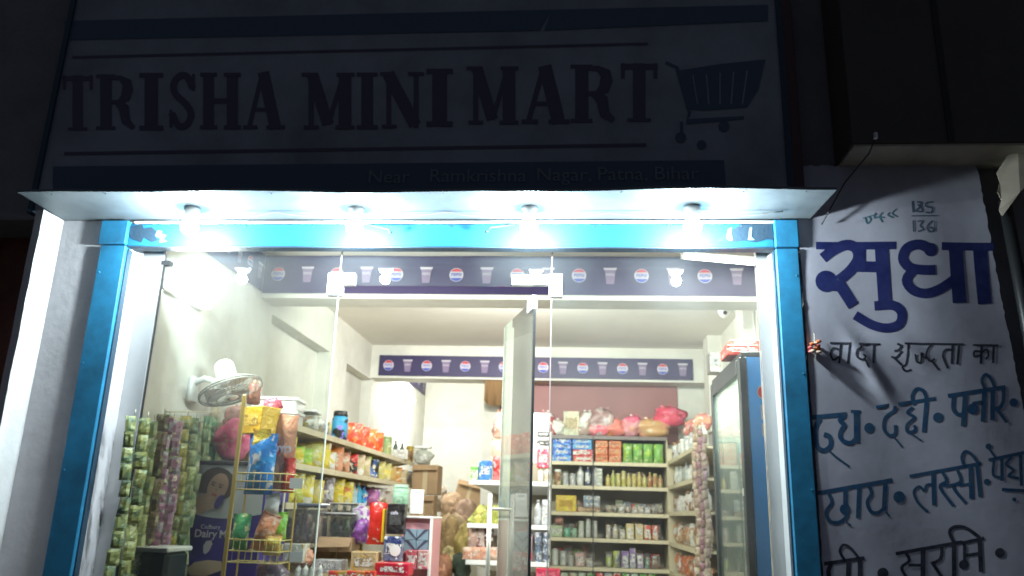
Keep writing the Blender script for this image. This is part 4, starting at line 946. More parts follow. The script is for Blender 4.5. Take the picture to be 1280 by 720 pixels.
# second layer of strips nearer the wall to thicken the curtain
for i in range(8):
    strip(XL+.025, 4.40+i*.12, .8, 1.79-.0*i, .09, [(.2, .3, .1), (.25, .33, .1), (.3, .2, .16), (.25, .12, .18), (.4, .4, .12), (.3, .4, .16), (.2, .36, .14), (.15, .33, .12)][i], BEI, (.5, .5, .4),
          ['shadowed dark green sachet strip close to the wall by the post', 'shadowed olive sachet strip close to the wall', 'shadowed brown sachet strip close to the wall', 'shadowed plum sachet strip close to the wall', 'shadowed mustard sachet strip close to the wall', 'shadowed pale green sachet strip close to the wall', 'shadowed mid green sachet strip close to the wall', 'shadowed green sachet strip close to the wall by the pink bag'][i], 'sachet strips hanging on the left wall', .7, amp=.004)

# wall fan
fy = 4.72; fb = Vector((XL, fy, at(233, 485, fy).z))
t = thing('wall_fan', 'white oscillating wall fan tilted down above the sachet strips', 'fan', fb)
MB().box(0, .03, -.05, .05, -.09, .07, .01).build('wall_bracket', M_plas, t)
MB().tube([(.02, 0, .03), (.08, .0, .06), (.15, .02, .04)], .02, 10).build('arm', M_plas, t)
ax = Vector((.42, -.10, -.90)).normalized(); ctr = Vector((.235, .04, .0))
q = ax.to_track_quat('Z', 'Y')
def rot(mb):
    mb.v = [tuple(ctr+q @ Vector(v)) for v in mb.v]; return mb
m1 = rot(MB().lathe([(.045, -.19), (.06, -.17), (.066, -.07), (.05, -.04)], 16)); m1.build('motor_housing', M_plas, t)
cg = MB(); R0 = .19
for (r, z) in ((R0, 0), (R0, .015), (R0*.75, .04), (R0*.5, .05), (R0*.25, .055), (R0*.75, -.03), (R0*.5, -.04)):
    cg.tube([(r*math.cos(a*math.pi/16), r*math.sin(a*math.pi/16), z) for a in range(33)], .0028 if r < R0 else .005, 5, False)
for k in range(40):
    a = k*math.pi/20; c_, s_ = math.cos(a), math.sin(a)
    cg.tube([(.03*c_, .03*s_, .055), (R0*.5*c_, R0*.5*s_, .05), (R0*.8*c_, R0*.8*s_, .036), (R0*c_, R0*s_, .005)], .0016, 4, False)
    cg.tube([(.05*c_, .05*s_, -.04), (R0*.75*c_, R0*.75*s_, -.03), (R0*c_, R0*s_, .0)], .0016, 4, False)
rot(cg).build('cage', mat('fan_cage', (.30, .31, .29), .4), t)
for k in range(3):
    a0 = k*2*math.pi/3; bl = MB(); vs = []
    for j in range(6):
        r = .03+.135*j/5; wd = .35+.25*math.sin(j/5*3)
        for s_ in (-1, 1): vs.append((r*math.cos(a0+s_*wd), r*math.sin(a0+s_*wd), .012*s_))
    bl.add(vs+[(x, y, z+.002) for x, y, z in vs], [(j*2, j*2+1, j*2+3, j*2+2) for j in range(5)]+[(12+j*2, 12+j*2+2, 12+j*2+3, 12+j*2+1) for j in range(5)], True)
    rot(bl).build('blade', mat('fan_blade', (.5, .5, .48), .3), t)
rot(MB().lathe([(.032, .045), (.034, .056), (.02, .062)], 14)).build('hub_badge', M_plas, t)

# chocolate cooler with portrait panel
cy = 4.80; A_ = at(234, 575, cy); W = .50; ztop = A_.z
cc = thing('chocolate_cooler', 'purple chocolate cooler with a printed portrait panel by the left wall', 'cooler', (A_.x+.01, cy, 0))
M_cpur = mat('cooler_purple', (.035, .02, .22), .35, dirt=.15); M_cdark = mat('cooler_dark_edge', (.03, .03, .045), .4)
MB().box(0, W, .004, .42, .0, ztop-.02, .006).build('cabinet', M_cpur, cc)
MB().box(-.008, W+.01, -.01, .43, ztop-.02, ztop, .004).build('lid', M_cdark, cc)
MB().box(-.006, .022, -.008, .004, .0, ztop-.022).build('side_trim', M_cdark, cc)
def CP(u, v, o=-.0): return (u, -o, v)
zb = ztop-.335
mb = MB(); pts = [(.022, ztop-.025), (W-.01, ztop-.025), (W-.01, zb+.03)]+[(.022+(W-.032)*(1-k/8), zb+.03+.035*((k/8-.5)**2*4)-.03) for k in range(1, 9)]
mb.add([(x, .001, z) for x, z in pts], [tuple(range(len(pts)))]); pn = mb.build('portrait_panel', mat('panel_grey', (.42, .45, .48), .5), cc)
def blob(nm, cx, cz, rx, rz_, col, off, a=0, n=20, par=pn):
    mb = MB(); mb.add([(cx+rx*math.cos(k*2*math.pi/n)*math.cos(a)-rz_*math.sin(k*2*math.pi/n)*math.sin(a), -off, cz+rx*math.cos(k*2*math.pi/n)*math.sin(a)+rz_*math.sin(k*2*math.pi/n)*math.cos(a)) for k in range(n)], [tuple(range(n))])
    return mb.build(nm, mat('ink_'+nm+str(round(col[0], 2)), col, .5), par)
HR = (.05, .035, .03); SKN = (.36, .24, .17)
blob('hair', .20, ztop-.135, .115, .095, HR, .002, -.3); blob('hair', .12, ztop-.14, .055, .05, HR, .0025, .6)
blob('face', .205, ztop-.155, .062, .085, SKN, .004, -.35)
blob('hand', .13, ztop-.245, .07, .05, SKN, .005, .5); blob('hand', .10, ztop-.27, .055, .04, SKN, .0055, -.4)
for k in range(4): blob('finger', .155+k*.006, ztop-.222-k*.018, .035, .008, (.42, .29, .21), .0065, .15)
blob('wrapper', .225, ztop-.24, .045, .022, (.03, .02, .16), .007, 1.1)
for (ex, ez) in ((.175, -.142), (.222, -.155)): blob('eye', ex, ztop+ez, .012, .004, (.03, .02, .02), .0062, -.3); blob('brow', ex+.002, ztop+ez+.014, .016, .003, HR, .0062, -.3)
blob('lips', .19, ztop-.2, .018, .007, (.35, .08, .08), .0062, -.3); blob('nose', .2, ztop-.172, .006, .014, (.30, .19, .13), .0062, -.2)
textm('brand_lettering', 'Cadbury', .035, M_logo_w, cc, (.19, -.001, ztop-.385), ext=.0005)
textm('brand_lettering', 'Dairy', .062, M_logo_w, cc, (.165, -.001, ztop-.425), ext=.0005, bold=.001)
textm('brand_lettering', 'Milk', .062, M_logo_w, cc, (.30, -.001, ztop-.425), ext=.0005, bold=.001)
mb = MB(); mb.add([(x, -.001, ztop+z) for x, z in ((.16, -.49), (.175, -.465), (.205, -.46), (.215, -.48), (.2, -.52), (.18, -.54), (.165, -.53))], [tuple(range(7))]); mb.build('milk_splash', M_logo_w, cc)
mb = MB(); mb.add([(x, -.001, ztop+z) for x, z in ((.08, -.62), (.12, -.585), (.2, -.57), (.28, -.575), (.3, -.62), (.2, -.66), (.1, -.66))], [tuple(range(7))]); mb.build('gold_swoosh', mat('swoosh', (.45, .35, .25), .4), cc)
# pink bag on it
gp('bag', 262, 302, 575, 520, 4.9, (.75, .08, .20), (.8, .16, .28), (.75, .3, .3), 'shiny pink knotted bag on top of the chocolate cooler', None, .16)
gp('bag', 276, 300, 535, 505, 4.98, (.5, .3, .26), (.7, .3, .3), BRN, 'brown and pink bundle above the pink bag', None, .12)

# black container with white lid
a = at(160, 684, 4.32); b = at(222, 684, 4.32)
t = thing('black_container', 'black plastic container with a white lid at the bottom left of the shop', 'container', ((a.x+b.x)/2, 4.36, 0), .0); W2 = (b.x-a.x)/2
MB().box(-W2*.92, W2*.95, -.12, .12, .5, a.z-.015, .02).build('container_body', mat('black_gloss', (.02, .03, .03), .25), t)
MB().box(-W2, W2, -.14, .14, a.z-.015, a.z+.01, .006).build('lid', mat('grey_white_lid', (.6, .62, .6), .4), t)
MB().hull3([(-W2*.5, -.121, a.z-.06), (-W2*.1, -.121, a.z-.055), (-W2*.08, -.121, a.z-.13), (-W2*.4, -.121, a.z-.15)], (0, -.003, 0)).build('display_window', mat('dull_window', (.2, .27, .27), .2), t)
mb = MB()
for k in range(5): mb.lathe([(.008, 0), (.008, -.004), (0, -.005)], 8, (-W2*.7+.02*k, -.121, a.z-.075), 'y')
mb.build('button', M_grey, t)

# =================================================================== YELLOW SNACK RACK
yr = thing('snack_rack', 'yellow wire snack rack with two baskets just inside the glass', 'rack', (0, 4.7, 0))
RYn, RYf2 = 4.5, 4.68
xa = at(293, 600, RYn).x; xb = at(358, 600, RYn).x
def RB(mb): mb.v = [(x, y-4.7, z) for x, y, z in mb.v]; return mb
for (x, y, nm) in ((xa, RYn, 'front_post'), (xb+.0, RYf2, 'rear_post'), (xa, RYf2, 'rear_post')):
    RB(MB().box(x-(.012 if y == RYn else .005), x+(.012 if y == RYn else .005), y-.006, y+.006, 0, 1.92 if y == RYn else (1.36 if x > xa else 1.85), .003)).build(nm, M_yel, yr)
for zi, (py, hgt) in enumerate(((612, .09), (704, .12))):
    z = at(320, py, RYn).z; bk_ = MB()
    for zz_ in (z, z+hgt*.5, z+hgt): bk_.tube([(xa, RYn, zz_), (xb, RYn, zz_), (xb, RYf2, zz_), (xa, RYf2, zz_), (xa, RYn, zz_)], .0035, 5)
    for k in range(9):
        x = xa+(xb-xa)*k/8; bk_.tube([(x, RYn, z+hgt), (x, RYn, z), (x, RYf2, z), (x, RYf2, z+hgt)], .002, 4)
    RB(bk_).build('wire_basket', mat('rack_wire', (.55, .45, .16), .4), yr)
    p = at(369, py-8, RYn-.02)
    RB(MB().box(p.x-.035, p.x+.04, RYn-.012, RYn-.008, p.z-.028, p.z+.028)).build('price_card', M_plas, yr)
gp('packet', 299, 335, 618, 540, 4.53, (.02, .17, .50), (.03, .26, .62), (.5, .5, .55), 'large glossy blue snack bag standing in the upper rack basket', None, .13, rough=.2)
gp('packet', 332, 363, 612, 518, 4.655, (.55, .25, .18), PCH, (.75, .5, .3), 'pink and peach snack bag with bold white lettering beside the blue bag', None, .05)
p = at(352, 562, 4.63); 
lo = textm('bold_lettering', 'OYO', .052, M_logo_w, None, (p.x, 4.63, p.z), bold=.003); tag(lo, 'bold white letters printed on the pink and peach snack bag', 'lettering')
p2 = at(331, 560, 4.612); mb = MB(); disc(mb, (0, 0), .024, lambda u, v: (p.x-.03+u, 4.634, p.z+v*1.35)); o = mb.build('red_oval', M_logo_r, lo); o.parent = None; o.parent = lo; o.matrix_parent_inverse = lo.matrix_basis.inverted()
gp('packet', 348, 364, 616, 572, 4.62, (.58, .06, .03), RED, (.7, .3, .2), 'red snack packet at the right of the upper rack basket', None, .07)
gp('box', 299, 337, 542, 508, 4.60, (.70, .42, .02), (.72, .45, .03), (.75, .5, .05), 'bright yellow folded carton on top of the snack rack', None, .14, rz=-.5)
o = gp('pouch', 313, 336, 560, 536, 4.56, (.7, .45, .03), YEL, (.75, .5, .05), 'yellow paper flap hanging from the yellow carton', None, .03)
gp('bag', 326, 346, 520, 496, 4.72, (.65, .12, .2), PNK, RED, 'pink ribbon bundle behind the yellow carton', None, .08)
gp('bottle', 306, 322, 505, 470, 4.85, (.35, .14, .1), BRN, BRN, 'reddish brown upright roll behind the yellow carton', None, .06)
gp('packet', 283, 306, 690, 642, 4.58, (.04, .25, .10), (.1, .4, .15), (.6, .6, .3), 'dark green snack packet in the lower rack basket', None, .08)
gp('packet', 306, 332, 690, 640, 4.55, (.58, .22, .10), (.6, .35, .25), (.65, .45, .35), 'orange crinkled snack packet in the lower rack basket', None, .09, lean=.28)
gp('packet', 325, 348, 695, 668, 4.52, GLD, YEL, ORG, 'golden snack packet in front in the lower rack basket', None, .07)
gp('packet', 333, 354, 678, 640, 4.66, (.22, .55, .03), (.3, .6, .05), (.45, .65, .2), 'lime green glossy packet in the lower rack basket', None, .08)
p = at(340, 632, 4.68); t = thing('shiny_pouch', 'silvery pouch glaring white between the rack baskets', 'packet', (p.x, 4.68, p.z-.05))
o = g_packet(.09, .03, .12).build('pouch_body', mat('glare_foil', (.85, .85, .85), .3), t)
gp('bag', 318, 352, 738, 702, 4.6, (.15, .10, .16), (.3, .15, .2), GRY, 'dark purple bag under the lower rack basket', None, .1)
gp('box', 283, 314, 720, 694, 5.3, DBL, BLU, DBL, 'dark blue box seen under the lower rack basket', None, .05)

# =================================================================== NAME BOARD above the canopy
SY = 3.95
nbd = thing('name_board', 'wide unlit shop name board with dark lettering above the canopy', 'sign', (0, SY, 2.83))
def bsub(nm, mb, m, par=nbd):
    if par is nbd: mb.v = [(x, y-SY, z-2.83) for x, y, z in mb.v]
    return mb.build(nm, m, par)
a = at(48, 238, SY); b = at(985, 238, SY)
BXa, BXb, BT = a.x-.0, b.x, 4.55
bsub('panel', MB().box(BXa, BXb, SY, SY+.035, 2.835, BT), M_sign)
fm = MB()
for (x0, x1, z0, z1) in ((BXa-.03, BXa, 2.832, BT+.03), (BXb, BXb+.03, 2.832, BT+.03), (BXa, BXb, BT, BT+.03)): fm.box(x0, x1, SY-.015, SY+.04, z0, z1)
bsub('edge_frame', fm, M_film)
SL = [0]
def SPX(px, py): 
    return at(px, py, SY-.002-SL[0]*.0004)
def quad(nm, pts, m):
    SL[0] = (SL[0]+1) % 8
    mb = MB(); mb.add([SPX(*p) for p in pts], [tuple(range(len(pts)))]); return bsub(nm, mb, m)
quad('blue_band', [(66, 208), (905, 200), (908, 238), (66, 242)], M_signbl)
quad('thin_stripe', [(80, 190), (808, 179), (808, 183), (80, 194)], M_signin)
quad('thin_stripe', [(90, 70), (810, 53), (810, 56), (90, 73)], M_signin)
quad('blue_band', [(80, 26), (690, 12), (675, 38), (80, 50)], M_signbl)
quad('blue_band', [(690, 12), (960, 6), (960, 26), (680, 38)], M_signbl)
def letter(nm, x0, x1, yt, yb, strokes, m=M_signin):
    mb = MB(); f = lambda u, v: SPX(x0+u*(x1-x0), yt+v*(yb-yt))
    for i, (pts, wd) in enumerate(strokes):
        SL[0] = i % 8
        W_, H_ = x1-x0, yb-yt
        P_ = [(u*W_, v*H_) for u, v in pts]
        ribbon(mb, P_, [q*W_ for q in wd] if isinstance(wd, list) else wd*W_, lambda x, y: SPX(x0+x, yt+y))
    return bsub(nm, mb, m)
def serif(x, v, w_, t=.05): return ([(x-w_/2, v), (x+w_/2, v)], t)
sv = .09
GL = {
 'T': [([(.5, 0), (.5, 1)], .34), ([(0, .06), (1, .06)], .16), ([(.06, .0), (.06, .26)], .10), ([(.94, .0), (.94, .26)], .10), ([(.18, .97), (.82, .97)], sv)],
 'R': [([(.26, 0), (.26, 1)], .3), ([(0, .03), (.5, .03)], sv), ([(0, .97), (.5, .97)], sv), ([(.3, .06), (.62, .06), (.80, .15), (.82, .27), (.76, .42), (.60, .5), (.34, .5)], [.09, .12, .24, .28, .24, .12, .09]), ([(.55, .5), (.72, .6), (.78, .85), (.98, .97)], [.16, .26, .22, .12])],
 'I': [([(.5, 0), (.5, 1)], .56), ([(0, .03), (1, .03)], .2), ([(0, .97), (1, .97)], .2)],
 'S': [(smooth2([(.86, .28), (.66, .07), (.40, .06), (.20, .20), (.26, .38), (.62, .56), (.80, .74), (.66, .92), (.38, .95), (.12, .72)]), .24), ([(.88, .02), (.88, .32)], .1), ([(.1, .66), (.1, .98)], .1)],
 'H': [([(.22, 0), (.22, 1)], .26), ([(.78, 0), (.78, 1)], .26), ([(.2, .5), (.8, .5)], .12), ([(.02, .03), (.42, .03)], sv), ([(.02, .97), (.42, .97)], sv), ([(.58, .03), (.98, .03)], sv), ([(.58, .97), (.98, .97)], sv)],
 'A': [([(.46, .02), (.14, .98)], .11), ([(.48, .0), (.78, 1)], .28), ([(.24, .66), (.66, .66)], .09), ([(.0, .97), (.34, .97)], sv), ([(.56, .97), (1, .97)], sv)],
 'M': [([(.18, 0), (.18, 1)], .10), ([(.2, .02), (.50, .92)], .22), ([(.80, .02), (.5, .92)], .09), ([(.82, 0), (.82, 1)], .24), ([(0, .03), (.3, .03)], .07), ([(.66, .03), (1, .03)], .07), ([(.04, .97), (.32, .97)], .07), ([(.64, .97), (1, .97)], .07)],
 'N': [([(.2, 0), (.2, 1)], .11), ([(.18, .02), (.80, .95)], .28), ([(.82, 0), (.82, 1)], .11), ([(0, .03), (.34, .03)], .08), ([(.64, .03), (1, .03)], .08), ([(.04, .97), (.38, .97)], .08)]}
for ch, x0, x1, yt, yb in (('T', 78, 116, 94, 163), ('R', 120, 168, 93, 162), ('I', 174, 204, 92, 162), ('S', 210, 246, 91, 161), ('H', 249, 302, 91, 161), ('A', 304, 356, 90, 161),
    ('M', 377, 443, 91, 161), ('I', 446, 472, 91, 161), ('N', 475, 530, 90, 160), ('I', 533, 566, 87, 157), ('M', 583, 648, 83, 155), ('A', 652, 712, 82, 154), ('R', 713, 768, 81, 153), ('T', 776, 822, 79, 152)):
    letter('letter', x0, x1, yt, yb, GL[ch])
for wd_, xw in (('Near', 486), ('Ramkrishna', 597), ('Nagar,', 705), ('Patna,', 778), ('Bihar', 845)):
    yw = 222-(xw-500)*.012
    g = textm('address_word', wd_, .108, M_signtx, nbd, (at(xw, yw, SY).x, -.006, at(xw, yw, SY).z-2.83), sx=1.04)
# trolley drawing with three wheels
quad('trolley_print', [(848, 88), (900, 80), (957, 74), (948, 112), (934, 134), (880, 138), (858, 136)], M_signbl)
mb = MB()
for i_, (pts, wd) in enumerate((([(832, 78), (846, 84), (862, 140), (858, 152), (930, 147)], 4), ([(852, 152), (852, 166)], 4), ([(905, 150), (905, 152)], 5))):
    SL[0] = 3+i_; ribbon(mb, pts, wd, SPX)
bsub('trolley_frame', mb, M_signbl)
for i_ in range(5):
    SL[0] = 7; mb = MB(); ribbon(mb, [(866+i_*17, 94-i_*1.5), (872+i_*14, 130)], 1.5, SPX); bsub('trolley_wire', mb, M_sign)
for (x, y, r_) in ((851, 172, 7), (877, 181, 6), (905, 158, 7)):
    SL[0] = 2; mb = MB(); disc(mb, (x, y), r_, SPX, 14); bsub('trolley_wheel', mb, M_signbl)
# pole by the board and small clamp on canopy end
tag(MB().box(1.10, 1.16, 3.94, 3.99, 2.835, 4.6, .004).build('sign_pole', mat('dull_maroon_steel', (.12, .06, .06), .6)), 'dark steel pole at the right end of the name board', 'pole')

# =================================================================== PAINTED CLOTH BANNER (right)
BY = 3.985
pb = thing('painted_banner', 'white cloth banner with blue hand painted Hindi lettering right of the shop', 'banner', (1.14, BY, 2.0))
def zpx(py): return at(1150, py, BY).z
xl, xr = 1.125, at(1262, 420, BY).x
ztop_, zbot = at(1150, 206, BY).z, .35
NX, NZ = 90, 130
def bwave(x, z):
    o = .006*math.sin(x*9+z*2)+.004*math.sin(z*7+x*3)
    # slack folds running down to the right under the second line
    for (fx, fz, ang, ln, dp, wd) in ((1.42, 2.02, -1.05, .34, .022, .035), (1.62, 2.12, -.75, .22, .009, .04), (1.50, 2.18, -.5, .2, .008, .03)):
        dx, dz = x-fx, z-fz; u = dx*math.cos(ang)+dz*math.sin(ang); v = -dx*math.sin(ang)+dz*math.cos(ang)
        o += dp*math.exp(-(u/ln*2)**2-(v/wd)**2)
    return -o*.8
vs = []; fs = []; rag = [random.uniform(-.004, .004) for _ in range(NZ+1)]; ragt = [random.uniform(-.007, .007) for _ in range(NX+1)]
def redge(z): # right edge leans like in the photo
    return at(1262, 420, BY).x+(z-zpx(420))*-.045
for j in range(NZ+1):
    for i in range(NX+1):
        z = zbot+(ztop_-zbot)*j/NZ; x = xl+(redge(z)-xl)*i/NX
        if i == NX: x += rag[j]
        if i == 0: x += rag[(j*7) % NZ]*.5
        if j == NZ: z += ragt[i]
        vs.append((x-1.14, bwave(x, z), z-2.0))
o_ = len(vs); vs += [(x, y+.004, z) for x, y, z in vs]
for j in range(NZ):
    for i in range(NX):
        a = j*(NX+1)+i; fs.append((a, a+1, a+NX+2, a+NX+1)); fs.append((o_+a, o_+a+NX+1, o_+a+NX+2, o_+a+1))
MB().add(vs, fs, True).build('cloth', M_ban, pb)
LV = [0]
def BP(px, py):
    p = at(px, py, BY); LV[0] += 0
    return Vector((p.x-1.14, bwave(p.x, p.z)-.0008-LV[0]*.00012, p.z-2.0))
def paint(nm, strokes, sc, ox, oy, m, k=4):
    """hand painted strokes: (points, width) in units of one enlarged detail"""
    mb = MB()
    for i, (pts, wd) in enumerate(strokes):
        LV[0] = i % 5
        if wd is None:
            (cx_, cy_), r_ = pts; disc(mb, (ox+cx_/sc, oy+cy_/sc), r_/sc, BP, 16)
        else:
            P_ = smooth2(pts, k) if len(pts) > 2 else pts
            if len(P_) == 2:
                (x0, y0), (x1, y1) = P_; P_ = [(x0+(x1-x0)*t/5, y0+(y1-y0)*t/5) for t in range(6)]
            ribbon(mb, [(ox+x/sc, oy+y/sc) for x, y in P_], wd/sc, BP)
    return mb.build(nm, m, pb)
# line 1
paint('brand_word', [([(50, 133), (545, 133)], 48), ([(92, 212), (160, 160), (240, 128), (300, 150), (312, 215), (262, 290), (190, 350)], 66), (((112, 356), 68), None), ([(150, 380), (205, 385)], 70), ([(190, 365), (282, 508)], 72),
    ([(300, 262), (440, 266)], 68), ([(336, 140), (336, 270)], 46), ([(457, 150), (478, 490)], 84), ([(412, 508), (525, 505), (578, 550), (566, 620), (490, 646), (395, 625), (292, 565)], 58)], 4.964, 1010, 280, M_navy)
paint('brand_word', [(((760, 160), 42), None), ([(772, 165), (690, 128), (615, 150), (588, 215), (625, 268), (700, 285), (790, 285)], 62), ([(650, 285), (610, 350), (650, 412), (730, 432), (820, 402), (905, 345)], 60), ([(918, 150), (940, 490)], 88), ([(830, 137), (1155, 140)], 50), ([(1070, 150), (1100, 495)], 88)], 4.964, 1010, 280, M_navy)
# scribbles above
paint('scribble', [([(640, 465), (645, 530)], 10), ([(665, 470), (690, 475), (680, 500), (660, 520), (695, 525), (690, 500), (670, 485)], 8), ([(755, 470), (720, 475), (718, 495), (755, 505), (745, 530), (715, 528)], 8), ([(635, 550), (780, 548)], 6),
    ([(645, 575), (648, 640)], 9), ([(670, 580), (700, 580), (685, 605), (705, 625), (672, 638)], 8), ([(755, 575), (725, 610), (740, 640), (765, 625), (735, 612)], 8), ([(770, 580), (768, 640)], 6)], 4.571, 1000, 150, M_pen)
paint('scribble', [([(360, 560), (440, 540)], 6), ([(375, 560), (385, 590), (405, 570), (392, 548)], 8), ([(430, 530), (425, 560), (450, 555), (470, 585)], 7), ([(470, 530), (455, 550), (480, 560)], 7), ([(510, 530), (500, 545), (530, 560)], 7), ([(550, 510), (525, 535), (555, 555)], 7)], 4.571, 1000, 150, mat('teal_marker', (.07, .2, .26), .6))
# line 2
paint('slogan', [([(135, 68), (445, 76)], 13), ([(190, 108), (155, 100), (138, 135), (158, 172), (190, 150)], 12), ([(202, 74), (193, 192)], 13), ([(256, 76), (246, 194)], 13), ([(326, 80), (325, 98), (300, 112), (298, 150), (330, 172), (352, 152), (336, 140)], 12), ([(345, 168), (368, 218)], 11), ([(408, 76), (402, 192)], 14),
    ([(545, 74), (568, 88), (555, 112), (530, 116)], 14), ([(512, 152), (545, 155), (575, 118)], 12), ([(528, 156), (578, 204)], 14), ([(612, 76), (606, 190), (582, 214), (602, 240), (636, 232)], 12), ([(590, 72), (955, 78)], 12), ([(655, 138), (665, 182), (690, 186), (692, 128)], 12), ([(702, 130), (702, 156), (730, 160)], 11),
    ([(756, 80), (735, 104), (724, 150), (748, 182), (776, 166)], 12), ([(758, 180), (802, 236)], 12), ([(885, 80), (880, 198)], 15), ([(884, 112), (842, 112), (826, 150), (856, 226)], 13), ([(925, 80), (914, 202)], 16),
    ([(1010, 82), (1172, 82)], 12), ([(1066, 82), (1060, 198)], 16), ([(1060, 122), (1022, 120), (1020, 152), (1060, 142)], 13), ([(1066, 128), (1098, 108), (1108, 148), (1088, 168)], 13), ([(1142, 82), (1137, 192)], 16)], 4.923, 1010, 415, M_ink)
# line 3
paint('product_word', [([(45, 358), (285, 335)], 30), ([(108, 365), (76, 430), (84, 545), (130, 578), (174, 545), (170, 488), (130, 470)], 32), ([(170, 585), (215, 625), (300, 686)], 14), ([(272, 342), (238, 375), (268, 408), (250, 436), (238, 480), (262, 516), (312, 526), (352, 490)], 30), ([(350, 322), (350, 525)], 38), ([(312, 315), (380, 318)], 20), (((437, 427), 35), None)], 5.336, 1005, 455, M_teal)
paint('product_word', [([(385, 490), (718, 442)], 20), ([(492, 484), (484, 512), (438, 550), (430, 610), (460, 650), (494, 638), (494, 590)], 20), ([(490, 662), (532, 714)], 11), ([(592, 490), (562, 520), (600, 548), (560, 588), (564, 630), (604, 620), (600, 590)], 17), ([(570, 630), (642, 680)], 10), ([(668, 460), (655, 632)], 25), ([(668, 448), (650, 400), (612, 388), (588, 430), (602, 478)], 20), (((732, 548), 28), None)], 4.5, 1010, 400, M_teal)
paint('product_word', [([(290, 295), (762, 222)], 34), ([(338, 300), (335, 398), (375, 448), (418, 440)], 32), ([(430, 280), (416, 542)], 38), (((492, 402), 45), None), ([(490, 358), (565, 345)], 28), ([(588, 262), (578, 505)], 40), ([(590, 235), (568, 165), (600, 120), (642, 158), (672, 222)], 27), ([(656, 240), (656, 492)], 38), ([(746, 230), (744, 342), (700, 398), (640, 380)], 32), ([(690, 400), (776, 512)], 26), (((830, 348), 35), None)], 6.543, 1140, 450, M_teal)
# line 4
paint('product_word', [([(58, 188), (542, 103)], 27), ([(132, 192), (152, 248), (116, 306), (140, 368), (200, 374), (248, 332), (236, 280)], 24), (((234, 290), 34), None), ([(236, 165), (236, 275)], 28), ([(240, 372), (274, 396)], 12), ([(326, 146), (318, 348)], 28), ([(386, 138), (406, 190), (378, 244), (402, 306), (450, 312), (500, 270)], 24), ([(496, 125), (486, 300)], 30), ([(495, 305), (522, 336)], 12), (((585, 212), 38), None)], 5.143, 1010, 580, M_teal)
paint('product_word', [([(115, 192), (492, 124)], 18), ([(235, 235), (205, 240), (195, 270), (166, 246), (138, 276), (160, 332), (212, 382)], 15), ([(240, 172), (244, 346)], 22), ([(290, 172), (310, 218), (276, 250), (346, 350)], 17), ([(296, 245), (350, 235)], 14), ([(368, 160), (386, 218), (346, 250), (412, 336)], 17), ([(372, 240), (436, 232)], 14), ([(436, 142), (441, 312)], 24), ([(470, 135), (486, 302)], 20), ([(480, 130), (446, 82), (410, 60), (390, 92), (404, 140)], 16), (((522, 222), 17), None)], 4.235, 1110, 550, M_teal)
paint('product_word', [([(530, 106), (722, 66)], 17), (((530, 34), 16), None), ([(530, 40), (566, 92)], 11), ([(560, 108), (556, 186), (598, 198)], 15), ([(602, 98), (602, 216)], 18), ([(656, 88), (626, 128), (664, 160), (638, 190), (692, 202)], 15), ([(702, 76), (706, 242)], 18), ([(600, 262), (722, 268)], 16), (((666, 315), 11), None)], 4.235, 1110, 550, M_teal)
# line 5
paint('product_word', [([(104, 642), (362, 604)], 24), ([(260, 622), (258, 790)], 30), ([(332, 610), (335, 790)], 30), ([(150, 640), (132, 700), (160, 770), (240, 760)], 28), ([(325, 605), (272, 540), (226, 520), (204, 562), (236, 618)], 17), (((480, 702), 36), None)], 5.143, 1010, 580, M_ink)
paint('product_word', [([(40, 602), (395, 540)], 19), ([(390, 546), (506, 520)], 18), ([(96, 598), (112, 640), (72, 678), (112, 745)], 17), ([(108, 662), (186, 664)], 15), ([(186, 570), (186, 745)], 26), ([(286, 560), (280, 628), (230, 655)], 18), ([(232, 645), (288, 728)], 18), ([(348, 540), (352, 728)], 23), ([(348, 542), (326, 488), (352, 460), (412, 466), (484, 518)], 18), ([(404, 552), (406, 640)], 17), (((402, 660), 26), None), ([(402, 612), (482, 600)], 16), ([(482, 518), (492, 698)], 24), (((588, 597), 26), None)], 4.235, 1110, 550, M_ink)
# frayed threads on the left edge
mb = MB()
for k in range(5):
    x0 = -.02; z0 = [.62, .45, .42, .40, .10][k]
    mb.tube([(x0, -.006, z0), (x0-.01+random.uniform(-.01, .01), -.012, z0-.05), (x0-.018, -.01, z0-.11)], .0022, 4)
mb.build('frayed_threads', mat('thread', (.45, .45, .42), .8), pb)['kind'] = 'stuff'
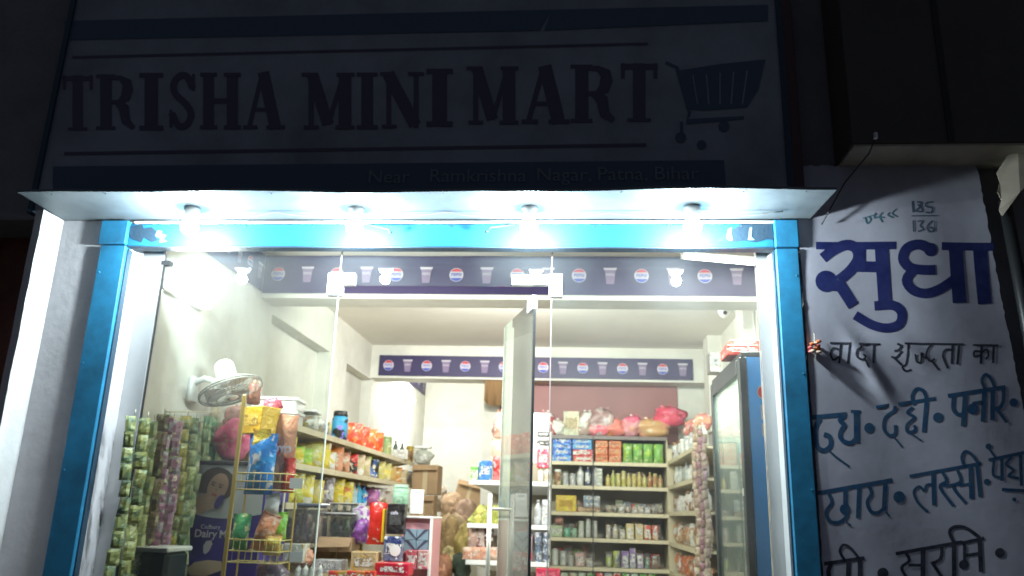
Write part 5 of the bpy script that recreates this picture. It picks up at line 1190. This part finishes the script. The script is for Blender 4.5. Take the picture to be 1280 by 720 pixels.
# dried marigold tuft by the banner edge
p = at(1020, 438, 3.95); t = thing('flower_tuft', 'small dried orange and pink flower tuft hung between blue post and banner', 'flowers', (p.x, 3.965, p.z))
for k in range(12):
    q_ = Vector((random.uniform(-.022, .022), random.uniform(-.02, .01), random.uniform(-.045, .045)))
    MB().lathe([(.002, 0), (.011, .003), (.014, .009), (.008, .015), (.002, .017)], 8, tuple(q_)).build('blossom', mat('bloom%d' % (k % 3), [(.55, .15, .05), (.5, .1, .1), (.55, .4, .28)][k % 3], .8), t)
MB().tube([(0, 0, .09), (.002, 0, 0), (-.002, 0, -.05)], .0015, 4).build('string', M_wire, t)

# =================================================================== NEIGHBOUR BOX above the banner
x0 = at(1049, 206, 3.98).x; zb_ = at(1120, 207, 3.98).z
nbx = thing('overhead_box', 'big dark metal box with a pale underside jutting out above the painted banner', 'box', (x0, 4.0, zb_))
yf = 3.75
M_under = mat('dull_beige_sheet', (.50, .43, .34), .7, bump=.4, bscale=9, dirt=.35, dscale=4)
MB().box(0, 3.2, yf-4.0, .03, 0, .012, .002).build('bottom_sheet', M_under, nbx)
MB().box(-.004, 3.2, yf-4.0-.004, .034, .014, 1.3, .004).build('side_sheets', mat('dark_box_steel', (.10, .085, .075), .6, dirt=.3), nbx)
for x in (.45, 1.9): MB().box(x, x+.03, yf-4.0-.012, yf-4.0-.004, .02, 1.28, .002).build('cover_strip', M_dark, nbx)
p = at(1096, 184, 3.6)
t = thing('cable_clip', 'small bright metal clip with a thin cable at the underside of the overhead box', 'clip', (p.x, 3.6, zb_-.001))
MB().box(-.008, .008, -.01, .01, -.03, 0, .002).build('clip_plate', M_steel, t)
MB().tube([(0, 0, -.02), (.0, .1, -.06), (-.06, .3, -.13), (-.17, .37, -.33)], .004, 6).build('cable', M_dark, t)
# torn flap of cloth by the box corner
def flapmesh(pxs, Y, nm, lab, m, th=.004):
    mb = MB(); pts = [at(x, y, Y+dy) for x, y, dy in pxs]; mb.hull3(pts, (0, th, 0)); return tag(mb.build(nm, m), lab, 'cloth')
flapmesh([(1258, 196, -.1), (1272, 184, -.14), (1290, 178, -.14), (1300, 215, -.12), (1275, 240, -.08), (1253, 270, -.03), (1249, 262, -.03), (1252, 250, -.03), (1247, 240, -.04), (1250, 228, -.05), (1246, 216, -.06)], 3.97, 'torn_cloth', 'torn beige cloth scrap hanging between overhead box and banner top corner', M_under)
tag(MB().tube([(redge(1.9)+.06, 3.97, 1.3), (redge(1.9)+.07, 3.97, 2.2), (redge(2.6)+.08, 3.97, 2.9)], .03, 8).build('drain_pipe', M_black), 'black pipe running down along the right edge of the banner', 'pipe')
